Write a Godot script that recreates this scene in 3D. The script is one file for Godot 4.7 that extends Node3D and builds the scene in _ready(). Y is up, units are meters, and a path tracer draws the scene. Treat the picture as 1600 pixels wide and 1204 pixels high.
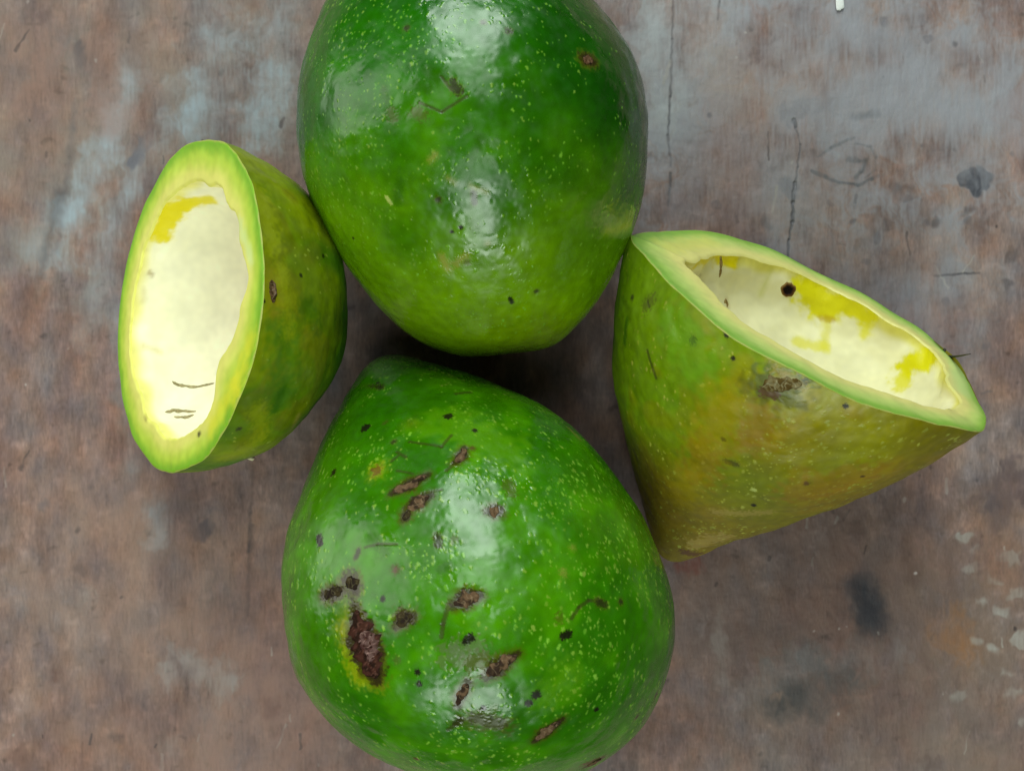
extends Node3D

# Four avocados (two whole, two hollowed halves) on an old wooden table, seen from above.
# Lengths of the profiles are millimetres; everything is turned to metres when it is built.

const MM := 0.001

var rng := RandomNumberGenerator.new()
var big := FastNoiseLite.new()
var mid := FastNoiseLite.new()
var fine := FastNoiseLite.new()

# ------------------------------------------------------------------ a surface laid on a (u, v) grid

class Surf:
	var nu := 0
	var nv := 0
	var p := PackedVector3Array()
	var n := PackedVector3Array()
	var c := PackedColorArray()
	var flip := false

	func setup(u: int, v: int) -> void:
		nu = u
		nv = v
		p.resize((u + 1) * (v + 1))
		n.resize(p.size())

	func at(u: float, v: float) -> Vector3:
		var x := fposmod(u, 1.0) * nu
		var y := clampf(v, 0.0, 1.0) * nv
		var i := mini(int(x), nu - 1)
		var j := mini(int(y), nv - 1)
		var k := j * (nu + 1) + i
		var fx := x - i
		return p[k].lerp(p[k + 1], fx).lerp(p[k + nu + 1].lerp(p[k + nu + 2], fx), y - j)

	func normal_at(u: float, v: float) -> Vector3:
		var i := int(round(fposmod(u, 1.0) * nu))
		var j := int(round(clampf(v, 0.0, 1.0) * nv))
		return n[j * (nu + 1) + i]

	func du(u: float, v: float) -> Vector3:
		return (at(u + 0.004, v) - at(u - 0.004, v)) / 0.008

	func dv(u: float, v: float) -> Vector3:
		var a := clampf(v - 0.004, 0.0, 1.0)
		var b := clampf(v + 0.004, 0.0, 1.0)
		return (at(u, b) - at(u, a)) / (b - a)

	func moved(u: float, v: float, d: Vector3) -> Vector2:
		var a := du(u, v)
		var b := dv(u, v)
		var aa := maxf(a.dot(a), 1e-9)
		var bb := maxf(b.dot(b), 1e-9)
		var ab := a.dot(b)
		var det := maxf(aa * bb - ab * ab, 1e-14)
		var x := d.dot(a)
		var y := d.dot(b)
		return Vector2(u + (x * bb - y * ab) / det, v + (y * aa - x * ab) / det)

	func normals() -> void:
		var w := nu + 1
		for j in nv + 1:
			var j0 := maxi(j - 1, 0)
			var j1 := mini(j + 1, nv)
			for i in nu + 1:
				var i0 := i - 1 if i > 0 else nu - 1
				var i1 := i + 1 if i < nu else 1
				var a := p[j * w + i1] - p[j * w + i0]
				var b := p[j1 * w + i] - p[j0 * w + i]
				var m := a.cross(b)
				if flip:
					m = -m
				n[j * w + i] = m.normalized()
		for j in [0, nv]:
			var sum := Vector3.ZERO
			var near := 1 if j == 0 else nv - 1
			if p[j * w].distance_to(p[j * w + nu / 2]) < 0.0008:
				for i in nu:
					sum += n[near * w + i]
				sum = sum.normalized()
				for i in nu + 1:
					n[j * w + i] = sum

	func mesh() -> ArrayMesh:
		var w := nu + 1
		var uv := PackedVector2Array()
		uv.resize(p.size())
		var ix := PackedInt32Array()
		ix.resize(nu * nv * 6)
		var k := 0
		for j in nv + 1:
			for i in nu + 1:
				uv[j * w + i] = Vector2(float(i) / nu, float(j) / nv)
				if i < nu and j < nv:
					var a := j * w + i
					var q := [a, a + 1, a + w, a + 1, a + w + 1, a + w]
					if not flip:
						q = [a, a + w, a + 1, a + 1, a + w, a + w + 1]
					for t in 6:
						ix[k + t] = q[t]
					k += 6
		var arrays := []
		arrays.resize(Mesh.ARRAY_MAX)
		arrays[Mesh.ARRAY_VERTEX] = p
		arrays[Mesh.ARRAY_NORMAL] = n
		arrays[Mesh.ARRAY_TEX_UV] = uv
		if c.size() == p.size():
			arrays[Mesh.ARRAY_COLOR] = c
		arrays[Mesh.ARRAY_INDEX] = ix
		var m := ArrayMesh.new()
		m.add_surface_from_arrays(Mesh.PRIMITIVE_TRIANGLES, arrays)
		return m

# ------------------------------------------------------------------ small helpers

func smooth_noise(seed_: int, size: float) -> FastNoiseLite:   # size: metres from hill to hill
	var f := FastNoiseLite.new()
	f.noise_type = FastNoiseLite.TYPE_SIMPLEX_SMOOTH
	f.seed = seed_
	f.frequency = 1.0 / size
	f.fractal_type = FastNoiseLite.FRACTAL_NONE
	return f

func rgb(r: float, g: float, b: float) -> Color:
	return Color(r / 255.0, g / 255.0, b / 255.0)

func lin(r: float, g: float, b: float) -> Color:
	return rgb(r, g, b).srgb_to_linear()

func put(called: String, mesh: Mesh, mat: Material, parent: Node) -> MeshInstance3D:
	var o := MeshInstance3D.new()
	o.name = called
	o.mesh = mesh
	o.material_override = mat
	parent.add_child(o, true)
	return o

func thing(called: String, label: String, category: String, at: Vector3, group := "") -> Node3D:
	var o := Node3D.new()
	o.name = called
	o.position = at
	o.set_meta("label", label)
	o.set_meta("category", category)
	if group:
		o.set_meta("group", group)
	add_child(o, true)
	return o

func matte(rough: float, spec := 0.5) -> StandardMaterial3D:
	var m := StandardMaterial3D.new()
	m.vertex_color_use_as_albedo = true
	m.roughness = rough
	m.metallic_specular = spec
	return m

func spline(pts: Array, t: float) -> Vector2:    # closed Catmull-Rom, t in point numbers
	var k := pts.size()
	var i := int(floor(t))
	var f := t - i
	var a: Vector2 = pts[posmod(i - 1, k)]
	var b: Vector2 = pts[posmod(i, k)]
	var d: Vector2 = pts[posmod(i + 1, k)]
	var e: Vector2 = pts[posmod(i + 2, k)]
	return b.cubic_interpolate(d, a, e, f)

func even(pts: Array, from: float, to: float, count: int) -> PackedVector2Array:   # points at even steps of length
	var raw := PackedVector2Array()
	var far := PackedFloat32Array()
	var sum := 0.0
	for i in 601:
		var q := spline(pts, lerpf(from, to, i / 600.0))
		if i:
			sum += q.distance_to(raw[i - 1])
		raw.append(q)
		far.append(sum)
	var out := PackedVector2Array()
	var k := 0
	for i in count + 1:
		var want := sum * i / count
		while k < 599 and far[k + 1] < want:
			k += 1
		out.append(raw[k].lerp(raw[k + 1], clampf((want - far[k]) / maxf(far[k + 1] - far[k], 1e-6), 0, 1)))
	return out

func to_points(flat: Array) -> Array:
	var out := []
	for i in range(0, flat.size(), 2):
		out.append(Vector2(flat[i], flat[i + 1]))
	return out

func ripple(s: Surf, seed_: int, amount: float) -> void:     # uneven, pebbled skin
	var a := smooth_noise(seed_, 0.030)
	var b := smooth_noise(seed_ + 1, 0.0085)
	var e := smooth_noise(seed_ + 2, 0.0036)
	var w := s.nu + 1
	for j in s.nv + 1:
		for i in s.nu + 1:
			var k := j * w + (i if i < s.nu else 0)
			var q := s.p[k]
			var h := 0.00055 * a.get_noise_3dv(q) + 0.00015 * b.get_noise_3dv(q) + 0.00003 * e.get_noise_3dv(q)
			if i < s.nu:
				s.p[k] = q + s.n[k] * h * amount
			else:
				s.p[j * w + s.nu] = s.p[k]
	s.normals()

# ------------------------------------------------------------------ whole fruit from its outline as seen from above

func whole(flat: Array, right_count: int, squash: float, droop: float, seed_: int) -> Surf:
	var pts := to_points(flat)
	var nv := 220
	var nu := 300
	var r := even(pts, 0.0, right_count, nv)
	var l := even(pts, pts.size(), right_count, nv)
	var most := 0.0
	for i in nv + 1:
		most = maxf(most, r[i].distance_to(l[i]) / 2.0)
	var s := Surf.new()
	s.setup(nu, nv)
	for j in nv + 1:
		var m := (r[j] + l[j]) / 2.0
		var e := (r[j] - l[j]) / 2.0
		var up := e.length() * squash
		var y := most * squash - droop * (most * squash - up)
		for i in nu + 1:
			var a := TAU * i / nu
			s.p[j * (nu + 1) + i] = Vector3(m.x + e.x * sin(a), y - up * cos(a), m.y + e.y * sin(a)) * MM
	s.normals()
	var side := (nv / 2) * (nu + 1)
	if s.n[side].dot(s.p[side] - s.p[side + nu / 2]) < 0:
		s.flip = true
		s.normals()
	ripple(s, seed_, 1.0)
	return s

# ------------------------------------------------------------------ halves: rings round an axis

func half(profile: Array, cut: Vector3, across: Vector3, thick: float, seed_: int, wavy: float, saddle: float, lens: float) -> Surf:
	# profile: triples of depth below the cut, reach to -across, reach to +across
	var nv := 170
	var nu := 260
	var l := []
	var r := []
	for i in range(0, profile.size(), 3):
		l.append(Vector2(profile[i], -profile[i + 1]))
		r.append(Vector2(profile[i], profile[i + 2]))
	var down := cut.cross(across).normalized()
	if down.y > 0:
		down = -down
	# open splines: the ends are doubled by mirroring
	var a := open_even(l, nv)
	var b := open_even(r, nv)
	var rim := smooth_noise(seed_ + 7, 0.022)
	var s := Surf.new()
	s.setup(nu, nv)
	for j in nv + 1:
		var d := (a[j].x + b[j].x) / 2.0
		var m := (a[j].y + b[j].y) / 2.0
		var e := (b[j].y - a[j].y) / 2.0
		for i in nu + 1:
			var t := TAU * i / nu - PI
			var q := across * (m + e * sin(t)) + down * (e * thick * -cos(t) * lerpf(1.0, pow(maxf(absf(cos(t)), 0.0001), lerpf(-0.45, 0.7, 0.5 - 0.5 * sin(t)) if lens > 0.0 else 0.0), exp(-d / 40.0))) - cut * d
			var lift := wavy * rim.get_noise_2d(cos(t) * 0.045, sin(t) * 0.045) * exp(-d / 9.0) + saddle * cos(t) * cos(t) * exp(-d / 16.0)
			q += cut * lift
			s.p[j * (nu + 1) + i] = q * MM
	s.normals()
	var at := nv / 2 * (nu + 1)
	if s.n[at].dot(s.p[at] - s.p[at + nu / 2]) < 0:
		s.flip = true
		s.normals()
	ripple(s, seed_, 1.5)
	return s

func open_even(pts: Array, count: int) -> PackedVector2Array:
	var k := pts.size()
	var raw := PackedVector2Array()
	var far := PackedFloat32Array()
	var sum := 0.0
	for i in 601:
		var t := (k - 1) * i / 600.0
		var n := mini(int(t), k - 2)
		var b: Vector2 = pts[n]
		var d: Vector2 = pts[n + 1]
		var a: Vector2 = pts[n - 1] if n > 0 else b * 2.0 - d
		var e: Vector2 = pts[n + 2] if n + 2 < k else Vector2(d.x, -d.y)
		var q := b.cubic_interpolate(d, a, e, t - n)
		if i:
			sum += q.distance_to(raw[i - 1])
		raw.append(q)
		far.append(sum)
	var out := PackedVector2Array()
	var at := 0
	for i in count + 1:
		var want := sum * i / count
		while at < 599 and far[at + 1] < want:
			at += 1
		out.append(raw[at].lerp(raw[at + 1], clampf((want - far[at]) / maxf(far[at + 1] - far[at], 1e-6), 0, 1)))
	return out

func settle(surfs: Array) -> float:    # put the lowest point on the table, give back the lift
	var low := 1e9
	for s: Surf in surfs:
		for q in s.p:
			low = minf(low, q.y)
	for s: Surf in surfs:
		for i in s.p.size():
			s.p[i].y -= low
	return -low

func face(skin: Surf, cut: Vector3, inner: float, off: Vector3, seed_: int, notch_at: float, notch: float, bumps: Array) -> Surf:
	# the cut flesh, from the rim of the skin to the edge of the hollow
	var nv := 44
	var nu := skin.nu
	var s := Surf.new()
	s.setup(nu, nv)
	var mean := Vector3.ZERO
	for i in nu:
		mean += skin.p[i] / nu
	var edge := smooth_noise(seed_, 0.011)
	var edge2 := smooth_noise(seed_ + 1, 0.0042)
	var rough := smooth_noise(seed_ + 2, 0.006)
	var wide := smooth_noise(seed_ + 3, 0.020)
	for i in nu + 1:
		var k := i if i < nu else 0
		var o := skin.p[k]
		var dir := o - mean
		var ragged := 1.0 + 0.045 * wide.get_noise_3dv(o) + 0.012 * edge.get_noise_3dv(o) + 0.008 * edge2.get_noise_3dv(o)
		for m: Array in bumps:      # where the edge of the hollow swells or draws in: place, amount, width
			var away := absf(fposmod(float(k) / nu - m[0] + 0.5, 1.0) - 0.5)
			ragged += m[1] * exp(-away * away / (m[2] * m[2]))
		var inn := mean + off + dir * inner * ragged
		var du := absf(fposmod(float(k) / nu - notch_at + 0.5, 1.0) - 0.5)
		var bite := notch * exp(-du * du / 0.0009)
		for j in nv + 1:
			var t := float(j) / nv
			var q := o.lerp(inn, t)
			var dome := 0.00025 * minf(t / 0.04, 1.0)
			dome -= 0.0006 * pow(maxf(t - 0.92, 0.0) / 0.08, 2.0)
			q += cut * (dome + 0.00014 * rough.get_noise_3dv(q) * minf(1.0, t * 6.0))
			if bite > 0.0:
				q -= cut * bite * (1.0 - smoothstep(0.0, 0.5, t)) * 0.8
			s.p[j * (nu + 1) + i] = q
	s.flip = skin.flip
	var w := nu + 1
	s.flip = (s.p[1] - s.p[0]).cross(s.p[w] - s.p[0]).dot(cut) < 0
	s.normals()
	return s

func hollow(rim: Surf, cut: Vector3, depth: float, seed_: int) -> Surf:
	var nv := 90
	var nu := rim.nu
	var s := Surf.new()
	s.setup(nu, nv)
	var last := rim.nv * (nu + 1)
	var mean := Vector3.ZERO
	for i in nu:
		mean += rim.p[last + i] / nu
	var a := smooth_noise(seed_, 0.016)
	var b := smooth_noise(seed_ + 1, 0.004)
	var calm := PackedVector3Array()
	for i in nu:
		var sum := Vector3.ZERO
		for k in range(-22, 23):
			sum += rim.p[last + posmod(i + k, nu)] - mean
		calm.append(sum / 45.0 * 1.035)
	for j in nv + 1:
		var t := float(j) / nv * PI / 2.0
		for i in nu + 1:
			var o := rim.p[last + (i if i < nu else 0)] - mean
			o = o.lerp(calm[i % nu], smoothstep(0.0, 0.16, float(j) / nv))
			var flat := o - cut * cut.dot(o)
			var q := mean + flat * pow(cos(t), 0.75) * (1.0 + 0.05 * sin(2.0 * t)) - cut * depth * MM * pow(sin(t), 1.0) + cut * cut.dot(o) * (1.0 - float(j) / nv)
			s.p[j * (nu + 1) + i] = q
	var w := nu + 1
	s.flip = (s.p[w * 5 + 1] - s.p[w * 5]).cross(s.p[w * 6] - s.p[w * 5]).dot(mean - cut * depth * 0.4 * MM - s.p[w * 5]) < 0
	s.normals()
	for j in nv + 1:
		for i in nu + 1:
			var k := j * w + i
			var q := s.p[j * w + (i if i < nu else 0)]
			if i < nu:
				s.p[k] = q + s.n[k] * minf(1.0, j / 8.0) * (0.0007 * a.get_noise_3dv(q) + 0.00012 * b.get_noise_3dv(q))
			else:
				s.p[k] = q
	s.normals()
	return s

# ------------------------------------------------------------------ skin textures

class Paint:
	var w := 0
	var h := 0
	var s: Surf
	var px: PackedByteArray
	var up: PackedFloat32Array
	var jag: FastNoiseLite
	var wax: Image

	# one stroke over the skin: a capsule between two grid places, distances in metres on the surface
	func stroke(a: Vector2, b: Vector2, r0: float, r1: float, col: Color, alpha: float, soft: float, ragged: float, lift: float) -> void:
		var pa := s.at(a.x, a.y)
		var pb := s.at(b.x, b.y)
		var reach := maxf(r0, r1) * (1.0 + ragged) + soft
		var mu := (a.x + b.x) / 2.0
		var mv := (a.y + b.y) / 2.0
		var eu := reach / maxf(s.du(mu, mv).length(), 0.004) + absf(a.x - b.x) / 2.0
		var ev := reach / maxf(s.dv(mu, mv).length(), 0.004) + absf(a.y - b.y) / 2.0
		var axis := pb - pa
		var long := maxf(axis.length_squared(), 1e-12)
		for y in range(maxi(0, int((mv - ev) * h)), mini(h - 1, int((mv + ev) * h) + 1) + 1):
			for x in range(int((mu - eu) * w), int((mu + eu) * w) + 2):
				var q := s.at((x + 0.5) / w, (y + 0.5) / h)
				var t := clampf((q - pa).dot(axis) / long, 0.0, 1.0)
				var d := q.distance_to(pa + axis * t)
				var r := lerpf(r0, r1, t)
				if ragged > 0.0:
					r *= 1.0 + ragged * jag.get_noise_3dv(q * (0.0035 / maxf(r, 0.0005)))
				var k := alpha * (1.0 - smoothstep(r - soft, r + soft, d))
				if k <= 0.003:
					continue
				var at := y * w + posmod(x, w)
				px[at * 3] = int(lerpf(px[at * 3], col.r * 255.0, k))
				px[at * 3 + 1] = int(lerpf(px[at * 3 + 1], col.g * 255.0, k))
				px[at * 3 + 2] = int(lerpf(px[at * 3 + 2], col.b * 255.0, k))
				up[at] += lift * k / alpha

func skin_color(kind: int, q: Vector3, v: float, u: float) -> Color:
	var a := big.get_noise_3dv(q)
	var b := mid.get_noise_3dv(q)
	var f := fine.get_noise_3dv(q)
	var c: Color
	var z := q.z * 1000.0
	var x := q.x * 1000.0
	if kind == 0:
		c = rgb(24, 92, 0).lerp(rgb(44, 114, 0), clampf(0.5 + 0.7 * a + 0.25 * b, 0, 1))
		c = c.lerp(rgb(14, 64, 2), smoothstep(-6.0, 40.0, x + 12.0 * a) * 0.75)  # right flank darkened in the colour, standing for its shaded side
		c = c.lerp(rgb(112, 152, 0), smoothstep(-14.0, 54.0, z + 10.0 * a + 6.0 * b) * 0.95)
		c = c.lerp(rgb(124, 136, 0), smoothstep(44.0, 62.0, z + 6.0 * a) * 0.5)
	elif kind == 1:
		c = rgb(40, 106, 0).lerp(rgb(68, 134, 0), clampf(0.55 + 0.45 * a + 0.2 * b, 0, 1))
		c = c.lerp(rgb(82, 118, 4), smoothstep(-30.0, -58.0, x + 8.0 * a) * 0.75)
		c = c.lerp(rgb(74, 140, 2), smoothstep(0.15, 0.55, b + 0.4 * a) * 0.6)
	elif kind == 2:
		var streak := mid.get_noise_2d(u * 0.26, v * 0.014)
		c = rgb(108, 130, 0).lerp(rgb(140, 152, 0), clampf(0.5 + a, 0, 1))
		c = c.lerp(rgb(52, 104, 8), smoothstep(-0.3, 0.9, 0.55 * streak + 0.45 * a + 0.3 * b + 0.75 * smoothstep(0.1, 0.8, v)) * 0.85)
		c = c.lerp(rgb(120, 104, 14), smoothstep(0.2, 0.6, b - a) * 0.35)
	else:
		c = rgb(142, 144, 0).lerp(rgb(154, 142, 0), clampf(0.5 + 0.8 * a, 0, 1))
		c = c.lerp(rgb(98, 142, 2), smoothstep(-14.0, -40.0, x - 0.4 * z + 14.0 * a) * 0.75)
		c = c.lerp(rgb(108, 104, 2), smoothstep(0.0, 40.0, x + 10.0 * a) * 0.85)
		c = c.lerp(rgb(156, 108, 12), smoothstep(0.25, 0.6, b + 0.5 * a) * 0.22)
		c = c.lerp(rgb(128, 102, 26), smoothstep(26.0, 62.0, z * 0.95 - 0.1 * x + 8.0 * a) * 0.8)
	var shade := 1.0 + 0.07 * f + 0.05 * b
	return Color(c.r * shade, c.g * shade, c.b * shade)

func paint(s: Surf, kind: int, w: int, h: int, seed_: int, rough: float) -> Paint:
	rng.seed = seed_
	big = smooth_noise(seed_, 0.045)
	mid = smooth_noise(seed_ + 1, 0.014)
	fine = smooth_noise(seed_ + 2, 0.0035)
	var grit := smooth_noise(seed_ + 3, 0.0019)
	var coarse := smooth_noise(seed_ + 4, 0.0055)
	var hw := w / 2
	var hh := h / 2
	var im := Image.create(hw, hh, false, Image.FORMAT_RGB8)
	var heights := PackedFloat32Array()
	heights.resize(hw * hh)
	var wax := Image.create(hw, hh, false, Image.FORMAT_L8)
	var bloom := smooth_noise(seed_ + 6, 0.0085)
	for y in hh:
		var v := (y + 0.5) / hh
		for x in hw:
			var u := (x + 0.5) / hw
			var q := s.at(u, v)
			im.set_pixel(x, y, skin_color(kind, q, v, u))
			var dull := rough + 0.10 * bloom.get_noise_3dv(q) + 0.09 * coarse.get_noise_3dv(q * 1.3) + 0.06 * grit.get_noise_3dv(q)
			wax.set_pixel(x, y, Color(dull, dull, dull))
			heights[y * hw + x] = 0.028 * grit.get_noise_3dv(q) + 0.16 * coarse.get_noise_3dv(q) * (0.6 + 0.8 * mid.get_noise_3dv(q * 0.8))
	im.resize(w, h, Image.INTERPOLATE_CUBIC)
	var hi := Image.create_from_data(hw, hh, false, Image.FORMAT_RF, heights.to_byte_array())
	hi.resize(w, h, Image.INTERPOLATE_CUBIC)
	var k := Paint.new()
	k.w = w
	k.h = h
	k.s = s
	k.px = im.get_data()
	k.wax = wax
	k.up = hi.get_data().to_float32_array()
	k.jag = smooth_noise(seed_ + 5, 0.0021)
	return k

func lenticels(k: Paint, count: int, col: Color, size: float, dense: Vector3) -> void:
	# the pale corky dots of the skin; dense is the side where they are most frequent
	var widest := 0.0
	for j in 20:
		widest = maxf(widest, k.s.du(0.3, j / 20.0).length())
	var done := 0
	while done < count:
		var u := rng.randf()
		var v := rng.randf_range(0.015, 0.985)
		var len := k.s.du(u, v).length()
		if rng.randf() > len / widest:
			continue
		var nn := k.s.normal_at(u, v)
		var cluster := 0.55 + 0.9 * big.get_noise_3dv(k.s.at(u, v) * 2.2)
		if rng.randf() > cluster * (0.35 + 0.65 * clampf(0.5 + nn.dot(dense) * 0.8, 0, 1)):
			continue
		done += 1
		var r := size * MM * (0.45 + 0.9 * pow(rng.randf(), 2.2))
		var turn := rng.randf_range(-0.7, 0.7) + PI / 2
		var d := (k.s.du(u, v).normalized() * cos(turn) + k.s.dv(u, v).normalized() * sin(turn)) * r * rng.randf_range(0.0, 1.9)
		var b := k.s.moved(u, v, d)
		var tone := col.lerp(rgb(128, 138, 60), rng.randf() * 0.6)
		k.stroke(Vector2(u, v), b, r, r * rng.randf_range(0.4, 1.0), tone, rng.randf_range(0.45, 0.95), 0.00016, 0.5, 0.05)

func marks(k: Paint, list: Array, scale: float) -> void:
	# each mark: kind, radius at both ends (mm), then the two grid places
	for m: Array in list:
		var a := Vector2(m[3], m[4])
		var b := Vector2(m[5], m[6])
		var r0: float = m[1] * MM * scale
		var r1: float = m[2] * MM * scale
		match m[0]:
			"black": k.stroke(a, b, r0, r1, rgb(24, 22, 14), 0.9, 0.0003, 0.5, -0.02)
			"dark":
				k.stroke(a, b, r0 * 1.5, r1 * 1.5, rgb(96, 112, 20), 0.5, 0.0008, 0.5, 0.0)
				k.stroke(a, b, r0, r1, rgb(42, 46, 20), 0.8, 0.0004, 0.7, -0.02)
			"brown": k.stroke(a, b, r0, r1, rgb(92, 62, 40), 0.85, 0.0005, 0.8, 0.02)
			"olive": k.stroke(a, b, r0, r1, rgb(78, 80, 26), 0.55, maxf(0.0006, r0 * 0.55), 0.8, -0.03)
			"grey": k.stroke(a, b, r0, r1, rgb(98, 112, 80), 0.6, maxf(0.0006, r0 * 0.4), 0.9, 0.06)
			"yellow": k.stroke(a, b, r0, r1, rgb(146, 156, 10), 0.75, 0.0022, 0.6, 0.0)
			"lime": k.stroke(a, b, r0, r1, rgb(104, 160, 10), 0.55, 0.0040, 0.6, 0.0)
			"green": k.stroke(a, b, r0, r1, rgb(60, 112, 8), 0.6, 0.0040, 0.6, 0.0)
			"deep": k.stroke(a, b, r0, r1, rgb(40, 86, 4), 0.5, maxf(0.0006, r0 * 0.8), 0.4, -0.01)
			"gold": k.stroke(a, b, r0, r1, rgb(160, 140, 8), 0.5, 0.0045, 0.6, 0.0)
			"rust": k.stroke(a, b, r0, r1, rgb(146, 98, 14), 0.38, 0.0030, 0.8, 0.0)
			"tan": k.stroke(a, b, r0, r1, rgb(168, 146, 84), 0.6, 0.0012, 0.9, 0.05)
			"pale": k.stroke(a, b, r0, r1, rgb(186, 196, 110), 0.85, 0.0002, 0.6, 0.06)
			"line": k.stroke(a, b, r0, r1, rgb(58, 60, 26), 0.6, 0.0002, 0.4, -0.05)

func skirts(k: Paint, list: Array) -> void:      # the skin browns and sinks round a scab
	for m: Array in list:
		for i in range(1, m.size() - 3, 3):
			var a := Vector2(m[i + 1], m[i + 2])
			var b := Vector2(m[i + 4], m[i + 5])
			k.stroke(a, b, (m[i] + 0.9) * MM, (m[i + 3] + 0.9) * MM, rgb(84, 88, 14), 0.55, 0.0012, 0.5, 0.0)
			k.stroke(a, b, (m[i] + 0.15) * MM, (m[i + 3] + 0.15) * MM, rgb(48, 40, 16), 0.85, 0.0005, 0.5, -0.03)

func skin_material(k: Paint, spec: float, coat: float) -> StandardMaterial3D:
	var im := Image.create_from_data(k.w, k.h, false, Image.FORMAT_RGB8, k.px)
	var hi := Image.create_from_data(k.w, k.h, false, Image.FORMAT_RF, k.up.to_byte_array())
	var m := StandardMaterial3D.new()
	m.albedo_texture = ImageTexture.create_from_image(im)
	m.heightmap_enabled = true
	m.heightmap_texture = ImageTexture.create_from_image(hi)
	m.heightmap_scale = 0.1
	m.roughness = 1.0
	m.roughness_texture = ImageTexture.create_from_image(k.wax)
	m.roughness_texture_channel = BaseMaterial3D.TEXTURE_CHANNEL_RED
	m.metallic_specular = spec
	if coat > 0.0:
		m.clearcoat_enabled = true
		m.clearcoat = coat
		m.clearcoat_roughness = 0.22
	return m

# ------------------------------------------------------------------ raised scabs, shreds and fibres

func scab(called: String, s: Surf, list: Array, lift: float, tones: Array, seed_: int, parent: Node) -> void:
	# list: triples of half width (mm) and grid place along the scab's spine
	var along := 64
	var over := 16
	var a := smooth_noise(seed_, 0.0030)
	var b := smooth_noise(seed_ + 1, 0.0012)
	var g := Surf.new()
	g.setup(along, over)
	g.c.resize(g.p.size())
	var k := list.size() / 3
	for i in along + 1:
		var t := float(i) / along * (k - 1)
		var n := mini(int(t), k - 2)
		var f := t - n
		var u := lerpf(list[n * 3 + 1], list[n * 3 + 4], f)
		var v := lerpf(list[n * 3 + 2], list[n * 3 + 5], f)
		var e := float(i) / along
		var w: float = lerpf(list[n * 3], list[n * 3 + 3], smoothstep(0.0, 1.0, f)) * MM * sqrt(clampf(minf(e, 1.0 - e) * 7.0, 0.0004, 1.0))
		var ahead := (s.at(list[n * 3 + 4], list[n * 3 + 5]) - s.at(list[n * 3 + 1], list[n * 3 + 2])).normalized()
		var nn := s.normal_at(u, v)
		var side := nn.cross(ahead).normalized()
		for j in over + 1:
			var x := float(j) / over * 2.0 - 1.0
			var here := s.at(u, v)
			var out_ := here + side * signf(x) * w
			var jut := 1.0 + 0.50 * a.get_noise_3dv(out_) + 0.22 * a.get_noise_3dv(out_ * 2.3)
			var at := s.moved(u, v, side * x * w * jut)
			var q := s.at(at.x, at.y)
			var edge := 1.0 - pow(absf(x), 5.0)
			edge *= smoothstep(0.0, 0.09, minf(e, 1.0 - e))
			var rough := 0.55 + 0.5 * absf(a.get_noise_3dv(q * 1.3)) + 0.75 * b.get_noise_3dv(q)
			g.p[j * (along + 1) + i] = q + nn * (lift * MM * rough * edge - 0.00012 * (1.0 - edge) + 0.00003)
			var pick := clampf(0.5 + 0.5 * b.get_noise_3dv(q * 0.7) + 0.6 * a.get_noise_3dv(q) + 0.2 * (0.5 - absf(x)), 0, 1)
			var crease := 1.0 - smoothstep(0.0, 0.16, absf(a.get_noise_3dv(q * 1.5 + Vector3.ONE)))
			var col: Color = tones[0].lerp(tones[1], smoothstep(0.25, 0.75, pick)).lerp(tones[2], 0.75 * crease * smoothstep(0.9, 0.5, absf(x)))
			g.c[j * (along + 1) + i] = col.srgb_to_linear()
	sheet_normals(g)
	put(called, g.mesh(), matte(0.75, 0.3), parent)

func sheet_normals(g: Surf) -> void:      # like normals(), but the sheet does not close on itself
	var w := g.nu + 1
	for j in g.nv + 1:
		for i in w:
			var a := g.p[j * w + mini(i + 1, g.nu)] - g.p[j * w + maxi(i - 1, 0)]
			var b := g.p[mini(j + 1, g.nv) * w + i] - g.p[maxi(j - 1, 0) * w + i]
			var m := a.cross(b)
			g.n[j * w + i] = m.normalized() if m.length_squared() > 1e-20 else Vector3.UP
	g.flip = false

func tube(pts: Array, radii: Array, sides: int, col: Color) -> ArrayMesh:     # a bent, tapered fibre
	var s := Surf.new()
	var steps := (pts.size() - 1) * 6
	s.setup(sides, steps)
	s.c.resize(s.p.size())
	s.c.fill(col)
	for j in steps + 1:
		var t := float(j) / steps * (pts.size() - 1)
		var n := mini(int(t), pts.size() - 2)
		var a: Vector3 = pts[maxi(n - 1, 0)]
		var b: Vector3 = pts[n]
		var d: Vector3 = pts[n + 1]
		var e: Vector3 = pts[mini(n + 2, pts.size() - 1)]
		var q := b.cubic_interpolate(d, a, e, t - n)
		var q2 := b.cubic_interpolate(d, a, e, t - n + 0.05)
		var dir := (q2 - q).normalized()
		var x := dir.cross(Vector3(0.3, 1, 0.2)).normalized()
		var y := dir.cross(x)
		var r: float = lerpf(radii[n], radii[n + 1], t - n) * MM
		for i in sides + 1:
			var k := TAU * i / sides
			s.p[j * (sides + 1) + i] = q + (x * cos(k) + y * sin(k)) * r
	s.normals()
	var w := sides + 1
	var mid_ := (steps / 2) * w
	if s.n[mid_].dot(s.p[mid_] - s.p[mid_ + sides / 2]) < 0:
		s.flip = true
		s.normals()
	return s.mesh()

func on_surface(s: Surf, list: Array, lift: float) -> Array:
	var out := []
	for i in range(0, list.size(), 2):
		out.append(s.at(list[i], list[i + 1]) + s.normal_at(list[i], list[i + 1]) * lift * MM)
	return out

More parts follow.
